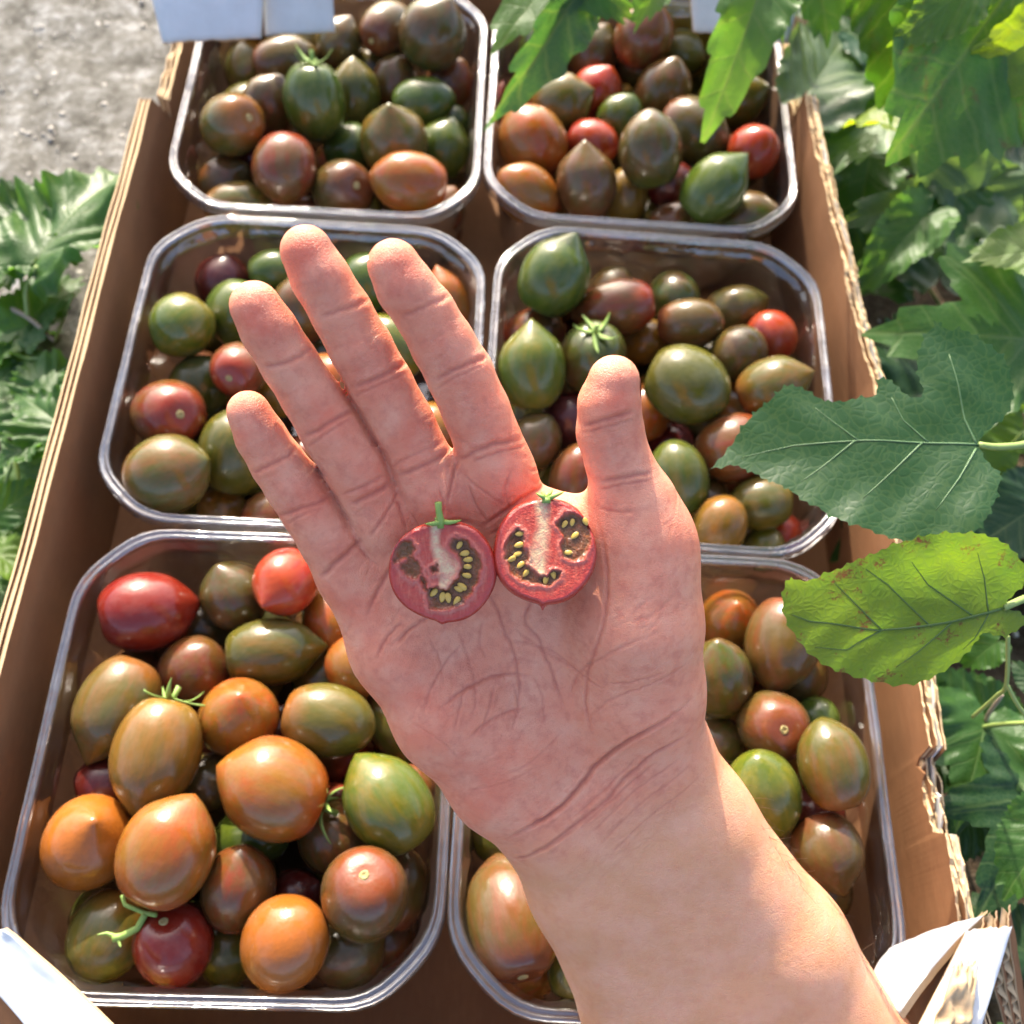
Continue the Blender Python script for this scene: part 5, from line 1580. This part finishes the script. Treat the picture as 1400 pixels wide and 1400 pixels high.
def leaf_mesh(kind, seed, cup=0.25, droop=0.15, wave=0.05, fold=0.12, teeth=38, amp=0.075, NA=184, puck=0.010):
    rng = random.Random(seed)
    skew = [rng.uniform(0.9, 1.1) for _ in range(2)]
    pol = []
    for k in range(NA):
        a = -math.pi+2*math.pi*(k+0.5)/NA
        r_ = leaf_profile(kind, a)
        ph = (a/(2*math.pi)*teeth*(1+0.05*math.sin(3*a))) % 1.0
        tooth = (ph if a > 0 else 1-ph)
        r_ *= 1+amp*(abs(tooth*2-1)**0.8-0.5)*(0.5+min(1, r_))*(1+0.4*math.sin(a*7+seed))
        r_ *= (skew[0] if a > 0 else skew[1])+0.04*math.sin(2.3*a+seed)
        pol.append((math.cos(a)*r_, math.sin(a)*r_))
    return leaf_from_outline('leaf', pol, seed, cup, droop, wave, fold, puck=puck)
LV = {k: [leaf_mesh(k, s+i*7, cup=0.05+0.12*(s % 3), droop=0.10+0.10*(s % 4), wave=0.05+0.02*(s % 3), fold=0.08+0.06*(s % 3)) for s in range(3)]
      for i, k in enumerate(('ovate', 'lobed', 'notched', 'narrow'))}
LV['crinkled'] = [leaf_mesh('notched', 40+s, cup=0.1, droop=0.25, wave=0.16, fold=0.16, puck=0.026) for s in range(3)]
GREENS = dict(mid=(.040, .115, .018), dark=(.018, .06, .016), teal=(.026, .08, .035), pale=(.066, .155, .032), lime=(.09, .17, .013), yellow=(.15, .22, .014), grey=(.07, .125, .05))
def place_leaf(parent, base, tip, col, kind='ovate', up=(0, -0.25, 1), roll=0.0, var=0, width=1.0, blem=0.0, label=None):
    b = np.array(base); t = np.array(tip)
    x = t-b; L_ = np.linalg.norm(x); x = x/L_
    n = np.array(up, float); n -= x*(n @ x); n /= np.linalg.norm(n)
    y = np.cross(n, x)
    c, s = math.cos(roll), math.sin(roll)
    y, n = y*c+n*s, n*c-y*s
    o = bpy.data.objects.new('leaf', LV[kind][var % 3]); COL.objects.link(o); o.parent = parent
    o.matrix_local = Matrix(((x[0]*L_, y[0]*L_*width, n[0]*L_, b[0]), (x[1]*L_, y[1]*L_*width, n[1]*L_, b[1]), (x[2]*L_, y[2]*L_*width, n[2]*L_, b[2]), (0, 0, 0, 1)))
    o['c1'] = list(GREENS[col]) if isinstance(col, str) else list(col)
    o['blemish'] = float(blem); o['veins'] = 1.0
    if label: o['label'] = label
    return o
def stem(parent, pts, r0, r1, mat='stem', name='stem'):
    P = [np.array(p, float) for p in pts]
    D = []
    for i in range(len(P)-1):
        p0, p1, p2, p3 = P[max(i-1, 0)], P[i], P[i+1], P[min(i+2, len(P)-1)]
        for t in np.linspace(0, 1, 6)[:-1]:
            D.append(0.5*((2*p1)+(-p0+p2)*t+(2*p0-5*p1+4*p2-p3)*t*t+(-p0+3*p1-3*p2+p3)*t**3))
    D.append(P[-1])
    v, f_ = tube(D, [r0+(r1-r0)*i/(len(D)-1) for i in range(len(D))], 8)
    return link(name, mesh_from(name, v, f_), parent, MAT[mat])
def traced_leaf(parent, outline, petiole, tip, depth0, tilt_right, tilt_up, col, cup, droop, wave, veins, seed, blem=0.0, label=None):
    """a leaf whose margin was measured on its own tilted plane; the plane passes through the petiole"""
    P0 = at_d(petiole[0], petiole[1], depth0)
    n = -CF+CR*tilt_right+CU*tilt_up; n /= np.linalg.norm(n)
    def onp(q):
        d = ray(*q); return CAM+d*(((P0-CAM) @ n)/(d @ n))
    T = onp(tip); x = T-P0; L_ = np.linalg.norm(x); x /= L_; y = np.cross(n, x)
    pol = []
    N = len(outline)
    for i in range(N):
        q0, q1 = np.array(outline[i], float), np.array(outline[(i+1) % N], float)
        m = max(1, int(np.linalg.norm(q1-q0)/4))
        for k in range(m):
            q = q0+(q1-q0)*k/m
            # rounded teeth between the measured points
            nn = np.array([q1[1]-q0[1], -(q1[0]-q0[0])]); nn = nn/(np.linalg.norm(nn)+1e-9)
            q = q+nn*3.2*math.sin(math.pi*(k/m)**1.5)
            w = onp(q)-P0
            pol.append((w @ x/L_, w @ y/L_))
    ar = sum(p[0]*q[1]-p[1]*q[0] for p, q in zip(pol, pol[1:]+pol[:1]))
    if ar < 0: pol = pol[::-1]
    me = leaf_from_outline('leaf', pol, seed, cup, droop, wave, 0.05, puck=0.004, free=True)
    o = bpy.data.objects.new('leaf', me); COL.objects.link(o); o.parent = parent
    o.matrix_local = Matrix(((x[0]*L_, y[0]*L_, n[0]*L_, P0[0]), (x[1]*L_, y[1]*L_, n[1]*L_, P0[1]), (x[2]*L_, y[2]*L_, n[2]*L_, P0[2]), (0, 0, 0, 1)))
    o['c1'] = list(col); o['blemish'] = float(blem); o['veins'] = 0.0
    if label: o['label'] = label
    # raised veins as sub-parts lying on the blade
    vv = np.array([v.co[:] for v in me.vertices])
    def zat(a, b):
        d2 = (vv[:, 0]-a)**2+(vv[:, 1]-b)**2; i = np.argsort(d2)[:3]; w = 1/(d2[i]+1e-6); return float((vv[i, 2]*w).sum()/w.sum())
    for pl, r_ in veins:
        Q = []
        for q in pl:
            w = onp(q)-P0; Q.append((w @ x/L_, w @ y/L_))
        pts = []
        for (a, b) in zip(Q[:-1], Q[1:]):
            for t in np.linspace(0, 1, 6)[:-1]:
                X, Y = a[0]+(b[0]-a[0])*t, a[1]+(b[1]-a[1])*t
                pts.append((X, Y, zat(X, Y)))
        v, f_ = tube(pts, [r_*(1-0.75*i/len(pts)) for i in range(len(pts))], 6)
        link('vein', mesh_from('vein', v, f_), o, MAT['vein_dark' if blem else 'vein'])
    return o

LEAF_DARK = [(1340, 606), (1343, 598), (1352, 588), (1370, 577), (1382, 562), (1386, 545), (1384, 528), (1378, 520), (1379, 508), (1370, 500), (1368, 489), (1355, 487), (1350, 478), (1336, 474), (1330, 466), (1317, 463),
             (1303, 456), (1290, 460), (1280, 450), (1270, 446), (1267, 458), (1256, 461), (1256, 474), (1250, 484), (1251, 497), (1250, 511), (1256, 524), (1260, 540), (1252, 545), (1240, 541), (1230, 530),
             (1220, 519), (1208, 514), (1196, 517), (1199, 532), (1194, 541), (1178, 539), (1165, 545), (1148, 547), (1134, 545), (1124, 543), (1112, 533), (1098, 526), (1085, 522), (1073, 523), (1070, 530),
             (1059, 532), (1058, 541), (1046, 545), (1040, 553), (1031, 556), (1027, 567), (1015, 573), (1011, 586), (1000, 600), (987, 616), (971, 631), (990, 631), (1008, 628), (1018, 632), (1026, 639),
             (1036, 641), (1044, 648), (1054, 655), (1064, 657), (1074, 665), (1085, 669), (1095, 681), (1108, 689), (1124, 695), (1132, 706), (1150, 711), (1160, 719), (1178, 722), (1196, 730), (1215, 737),
             (1236, 742), (1258, 744), (1282, 742), (1304, 738), (1324, 733), (1340, 726), (1343, 713), (1352, 706), (1354, 692), (1364, 682), (1361, 668), (1370, 658), (1366, 646), (1352, 634), (1344, 620)]
LEAF_LIME = [(1376, 829), (1384, 818), (1398, 806), (1408, 790), (1402, 772), (1390, 756), (1375, 742), (1358, 732), (1340, 726), (1322, 722), (1304, 724), (1288, 722), (1270, 728), (1254, 730), (1238, 738),
             (1222, 742), (1208, 752), (1192, 758), (1178, 766), (1162, 772), (1148, 780), (1130, 784), (1116, 794), (1098, 796), (1086, 792), (1079, 798), (1073, 815), (1072, 838), (1078, 858),
             (1090, 876), (1104, 894), (1122, 908), (1142, 919), (1166, 926), (1190, 932), (1216, 935), (1242, 932), (1264, 926), (1288, 916), (1308, 904), (1324, 890), (1336, 874), (1342, 864), (1356, 868),
             (1372, 872), (1388, 864), (1404, 856), (1408, 844), (1396, 836)]
def build_plants():
    Z = lambda x, y, z: at_z(x, y, z)
    # --- the shoot that reaches over the tray from the right
    a = empty('mulberry_shoot', (0, 0, 0))
    tag(a, 'green mulberry shoot reaching over the right side of the tray', 'plant')
    vd = [([(1340, 608), (1270, 605), (1180, 601), (1090, 603), (1000, 620)], 0.0045), ([(1335, 608), (1318, 575), (1305, 530), (1290, 480)], 0.005), ([(1262, 604), (1225, 640), (1170, 690)], 0.004),
          ([(1334, 614), (1310, 655), (1270, 710)], 0.005), ([(1170, 601), (1130, 632), (1090, 660)], 0.0035), ([(1270, 604), (1235, 575), (1215, 535)], 0.0035), ([(1175, 601), (1140, 575), (1110, 550)], 0.003)]
    traced_leaf(a, LEAF_DARK, (1338, 608), (971, 631), 0.350, -0.05, 0.30, (.024, .080, .027), 0.10, 0.10, 0.035, vd, 2, label='dark blue green toothed leaf with a side lobe')
    vl = [([(1372, 831), (1300, 848), (1200, 862), (1110, 852), (1080, 842)], 0.007), ([(1330, 842), (1270, 800), (1240, 760)], 0.004), ([(1270, 855), (1215, 800), (1180, 775)], 0.004), ([(1205, 861), (1160, 815), (1140, 795)], 0.004),
          ([(1300, 848), (1250, 890), (1215, 915)], 0.004), ([(1205, 862), (1160, 890), (1105, 886)], 0.004), ([(1350, 838), (1330, 870), (1310, 890)], 0.004), ([(1350, 835), (1345, 790), (1330, 745)], 0.004)]
    traced_leaf(a, LEAF_LIME, (1372, 831), (1074, 800), 0.338, 0.10, -0.25, (.09, .165, .013), 0.12, 0.05, 0.03, vl, 5, blem=1.0, label='yellow green leaf with brown spots, lit from behind')
    stem(a, [at_d(1338, 608, 0.350), at_d(1370, 611, 0.352), at_d(1420, 602, 0.36), at_d(1520, 560, 0.37)], 0.0011, 0.0016)
    stem(a, [at_d(1372, 831, 0.338), at_d(1392, 822, 0.340), at_d(1440, 800, 0.35), at_d(1520, 740, 0.37)], 0.0011, 0.0016)
    stem(a, [at_d(1378, 870, 0.36), at_d(1376, 935, 0.37), at_d(1362, 952, 0.38), at_d(1330, 980, 0.40)], 0.0008, 0.0008)
    stem(a, [at_d(1376, 935, 0.37), at_d(1400, 975, 0.375), at_d(1440, 1000, 0.38)], 0.0008, 0.0008)
    # --- branch hanging in from the top right corner
    b = empty('mulberry_branch', (0, 0, 0))
    tag(b, 'mulberry branch with large dark leaves hanging in the top right corner', 'plant')
    D = at_d
    for base, tip, col, kind, up, roll, var, wd, bl in (
            (D(1395, -40, .46), D(1252, 186, .44), 'mid', 'ovate', (0, -1, .55), 0.1, 0, 1.05, 0.5),
            (D(1225, -70, .47), D(1240, 128, .47), 'mid', 'ovate', (0, -1, .5), -0.1, 1, 0.80, 0.2),
            (D(1452, 20, .46), D(1350, 112, .45), 'yellow', 'ovate', (0, -1, .4), 0.2, 2, 0.8, 0.2),
            (D(1330, -20, .44), D(1232, 52, .435), 'lime', 'ovate', (0.2, -1, .3), 0.5, 0, 0.6, 0.3),
            (D(1480, 120, .52), D(1310, 150, .54), 'dark', 'ovate', (0, -.6, .8), 0.0, 1, 0.7, 0),
            (D(1110, -70, .56), D(1135, 20, .55), 'mid', 'ovate', (0, -.8, .6), 0.0, 2, 0.9, 0)):
        place_leaf(b, base, tip, col, kind, up, roll, var, wd, bl)
    stem(b, [D(1500, -120, .5), D(1400, -60, .47), D(1300, -70, .47), D(1100, -90, .54)], 0.003, 0.0018, 'twig')
    # --- leaves hanging over the far end of the tray
    c = empty('mulberry_twig', (0, 0, 0))
    tag(c, 'leafy mulberry twig hanging over the far right punnet', 'plant')
    for base, tip, col, kind, up, roll, var, wd in (
            (D(775, -55, .50), D(682, 52, .49), 'pale', 'narrow', (-.2, -.6, .7), 0.2, 0, 1.3), (D(812, -50, .50), D(709, 150, .485), 'teal', 'narrow', (.3, -.8, .5), -0.2, 1, 0.85),
            (D(770, -50, .50), D(852, 12, .50), 'pale', 'ovate', (0, -.5, .8), 0.3, 2, 0.7), (D(742, -10, .50), D(738, 98, .505), 'lime', 'narrow', (.8, -.6, .2), 0.9, 0, 0.5),
            (D(915, -60, .51), D(880, 22, .505), 'pale', 'ovate', (0, -.6, .7), 0.0, 1, 0.75), (D(1050, -50, .48), D(988, 152, .475), 'pale', 'narrow', (.2, -.7, .6), 0.25, 2, 0.95),
            (D(1045, -10, .485), D(980, 55, .49), 'mid', 'narrow', (-.3, -.6, .6), 0.1, 0, 1.0), (D(1040, -60, .48), D(1080, 45, .485), 'pale', 'narrow', (.2, -.6, .6), -.2, 1, 0.8)):
        place_leaf(c, base, tip, col, kind, up, roll, var, wd)
    stem(c, [D(700, -120, .5), D(790, -62, .5), D(915, -72, .51), D(1050, -62, .48), D(1150, -130, .5)], 0.0016, 0.0022, 'twig')
    # --- the low plant on the right of the tray, rooted in the soil
    rng = random.Random(21)
    d = empty('mulberry_bush', (0.33, 0.25, 0)); d.location = (0, 0, 0)
    tag(d, 'dense mulberry bush growing along the right side of the tray', 'plant')
    for (bx, by, bz, tx, ty, tz, col, kind, var, wd) in (
            (1268, 118, .09, 1132, 212, .075, 'pale', 'ovate', 0, .7), (1112, 118, .08, 1180, 8, .07, 'grey', 'ovate', 1, .6), (1215, 170, .10, 1160, 152, .09, 'yellow', 'ovate', 2, .9),
            (1155, 150, .06, 1105, 98, .05, 'pale', 'ovate', 0, .8), (1318, 250, .07, 1195, 196, .07, 'grey', 'lobed', 1, .8), (1330, 262, .08, 1172, 292, .08, 'grey', 'lobed', 2, .95),
            (1300, 256, .08, 1306, 352, .07, 'mid', 'ovate', 0, .9), (1310, 250, .08, 1420, 345, .06, 'grey', 'notched', 1, .9), (1262, 300, .08, 1192, 372, .07, 'pale', 'ovate', 2, .75),
            (1408, 463, .11, 1192, 446, .115, 'mid', 'lobed', 0, 1.15), (1440, 345, .14, 1336, 342, .135, 'lime', 'ovate', 1, 1.1), (1215, 352, .05, 1165, 374, .05, 'grey', 'notched', 2, .8),
            (1350, 992, .05, 1262, 922, .055, 'mid', 'ovate', 0, 1.0), (1345, 995, .06, 1320, 1122, .06, 'mid', 'lobed', 1, 1.05), (1330, 985, .045, 1262, 1062, .05, 'dark', 'ovate', 2, .95),
            (1420, 1090, .06, 1345, 1255, .06, 'dark', 'lobed', 0, 1.1), (1360, 880, .07, 1318, 912, .06, 'mid', 'ovate', 1, 1.1), (1440, 1130, .09, 1380, 1205, .085, 'mid', 'ovate', 2, 1),
            (1420, 940, .05, 1388, 905, .05, 'dark', 'ovate', 0, .9), (1330, 560, .07, 1372, 690, .06, 'lime', 'notched', 1, .9), (1420, 690, .06, 1340, 742, .06, 'dark', 'ovate', 0, 1.),
            (1180, 60, .07, 1245, 130, .06, 'teal', 'ovate', 0, .8), (1400, 130, .05, 1330, 170, .05, 'dark', 'ovate', 1, .8), (1420, 560, .05, 1360, 480, .05, 'mid', 'notched', 2, .9),
            (1260, 30, .08, 1200, 90, .06, 'dark', 'ovate', 2, .9), (1400, 1300, .05, 1330, 1230, .05, 'dark', 'ovate', 1, 1.1), (1330, 1120, .04, 1280, 1180, .04, 'dark', 'ovate', 1, 1.0)):
        place_leaf(d, Z(bx, by, bz), Z(tx, ty, tz), col, kind, (rng.uniform(-.35, .25), rng.uniform(-.5, .2), 1), rng.uniform(-.25, .25), var, wd)
    # shaded leaves lower down, filling the bush
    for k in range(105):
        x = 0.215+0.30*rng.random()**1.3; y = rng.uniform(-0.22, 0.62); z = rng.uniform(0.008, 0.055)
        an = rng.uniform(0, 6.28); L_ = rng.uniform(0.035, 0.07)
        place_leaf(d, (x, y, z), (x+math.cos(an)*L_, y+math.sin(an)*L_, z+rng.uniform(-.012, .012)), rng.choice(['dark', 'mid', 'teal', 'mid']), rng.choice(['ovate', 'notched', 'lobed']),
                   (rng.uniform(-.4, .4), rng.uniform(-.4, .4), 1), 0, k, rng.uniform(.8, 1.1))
    for pts, r_, mt in (([(1100, 130, .0), (1130, 60, .05), (1160, -20, .08)], .0014, 'twig'), ([(1140, 235, .0), (1180, 175, .05), (1215, 100, .09)], .0012, 'stem'), ([(1320, 250, .07), (1305, 160, .10), (1300, 80, .12)], .0008, 'stem'),
                        ([(1296, 205, .06), (1280, 170, .09), (1262, 140, .11)], .0012, 'stem'), ([(1270, 395, .02), (1330, 470, .06), (1420, 470, .11)], .001, 'stem'), ([(1300, 1022, .02), (1346, 994, .06), (1420, 988, .09)], .0012, 'stem'),
                        ([(1340, 680, .03), (1375, 620, .06), (1400, 590, .08)], .001, 'stem'), ([(1330, 350, .0), (1325, 290, .05), (1318, 255, .08)], .001, 'stem'), ([(1380, 1060, .0), (1345, 1000, .05), (1370, 950, .08)], .001, 'twig')):
        stem(d, [Z(*p) for p in pts], r_, r_*0.8, mt)
    # --- weeds on the left of the tray
    e = empty('mulberry_seedling', (0, 0, 0))
    tag(e, 'sunlit low mulberry plant growing on the left side of the tray', 'plant')
    for (bx, by, bz, tx, ty, tz, col, kind, var, wd) in (
            (58, 345, .055, 160, 192, .062, 'mid', 'crinkled', 0, .95), (60, 350, .05, -10, 280, .05, 'mid', 'crinkled', 1, 1.0), (50, 355, .05, 120, 350, .045, 'mid', 'crinkled', 2, .9), (20, 370, .04, -40, 400, .04, 'mid', 'crinkled', 0, 1), (30, 300, .04, 70, 230, .035, 'dark', 'crinkled', 1, .9), (40, 440, .03, 92, 372, .035, 'mid', 'ovate', 2, .9), (40, 470, .03, 82, 400, .04, 'mid', 'narrow', 0, 1.0),
            (20, 450, .02, -40, 520, .02, 'pale', 'notched', 1, 1), (88, 586, .05, 10, 520, .05, 'mid', 'crinkled', 2, 1.0), (60, 580, .04, 82, 505, .04, 'mid', 'ovate', 0, .8), (40, 610, .05, -20, 640, .05, 'mid', 'crinkled', 1, 1), (60, 540, .03, 30, 470, .03, 'pale', 'crinkled', 0, .9), (70, 690, .025, 105, 600, .02, 'mid', 'crinkled', 2, .8), (10, 740, .03, 60, 720, .03, 'pale', 'crinkled', 1, 1), (0, 800, .03, 30, 850, .03, 'mid', 'crinkled', 2, 1), (-10, 930, .02, 10, 880, .02, 'dark', 'crinkled', 2, 1),
            (20, 640, .03, 62, 700, .03, 'pale', 'ovate', 2, .9), (0, 700, .04, 60, 660, .04, 'mid', 'ovate', 0, .8), (70, 720, .03, 10, 690, .03, 'mid', 'notched', 1, 1), (0, 760, .04, 52, 800, .04, 'lime', 'ovate', 2, .8),
            (-20, 830, .03, 40, 770, .03, 'mid', 'ovate', 1, .9), (-10, 1090, .02, 32, 1050, .02, 'mid', 'lobed', 0, 1.2), (-30, 560, .02, 40, 470, .02, 'pale', 'ovate', 0, .9), (0, 520, .015, 60, 560, .015, 'dark', 'ovate', 1, .9),
            (-20, 480, .01, 60, 430, .01, 'dark', 'ovate', 2, 1.), (10, 660, .01, 80, 610, .01, 'dark', 'ovate', 2, 1.), (-30, 900, .03, 18, 860, .03, 'pale', 'ovate', 2, .8)):
        place_leaf(e, Z(bx, by, bz), Z(tx, ty, tz), col, kind, (rng.uniform(-.4, .2), rng.uniform(-.4, .5), 1), rng.uniform(-.3, .3), var, wd)
    for pts, r_, mt in (([(-20, 408, .03), (35, 432, .035), (74, 466, .03)], .0014, 'twig'), ([(38, 432, .035), (36, 395, .045), (50, 365, .06)], .0013, 'stem'), ([(74, 466, .03), (85, 440, .03), (100, 400, .04)], .001, 'stem'),
                        ([(10, 478, .02), (40, 490, .025), (80, 485, .03)], .001, 'stem'), ([(0, 690, .02), (24, 620, .04), (88, 562, .05)], .0012, 'stem'), ([(20, 625, .04), (32, 680, .03), (66, 700, .01)], .0014, 'stem'),
                        ([(-20, 880, .02), (20, 876, .02), (50, 872, .02)], .0012, 'twig'), ([(-10, 790, .02), (50, 770, .03), (90, 760, .03)], .001, 'stem')):
        stem(e, [Z(*p) for p in pts], r_, r_*0.8, mt)
# ------------------------------------------------------------------ build
build_ground()
build_tray()
build_punnets()
build_tomatoes()
build_hand()
build_halves()
build_plants()
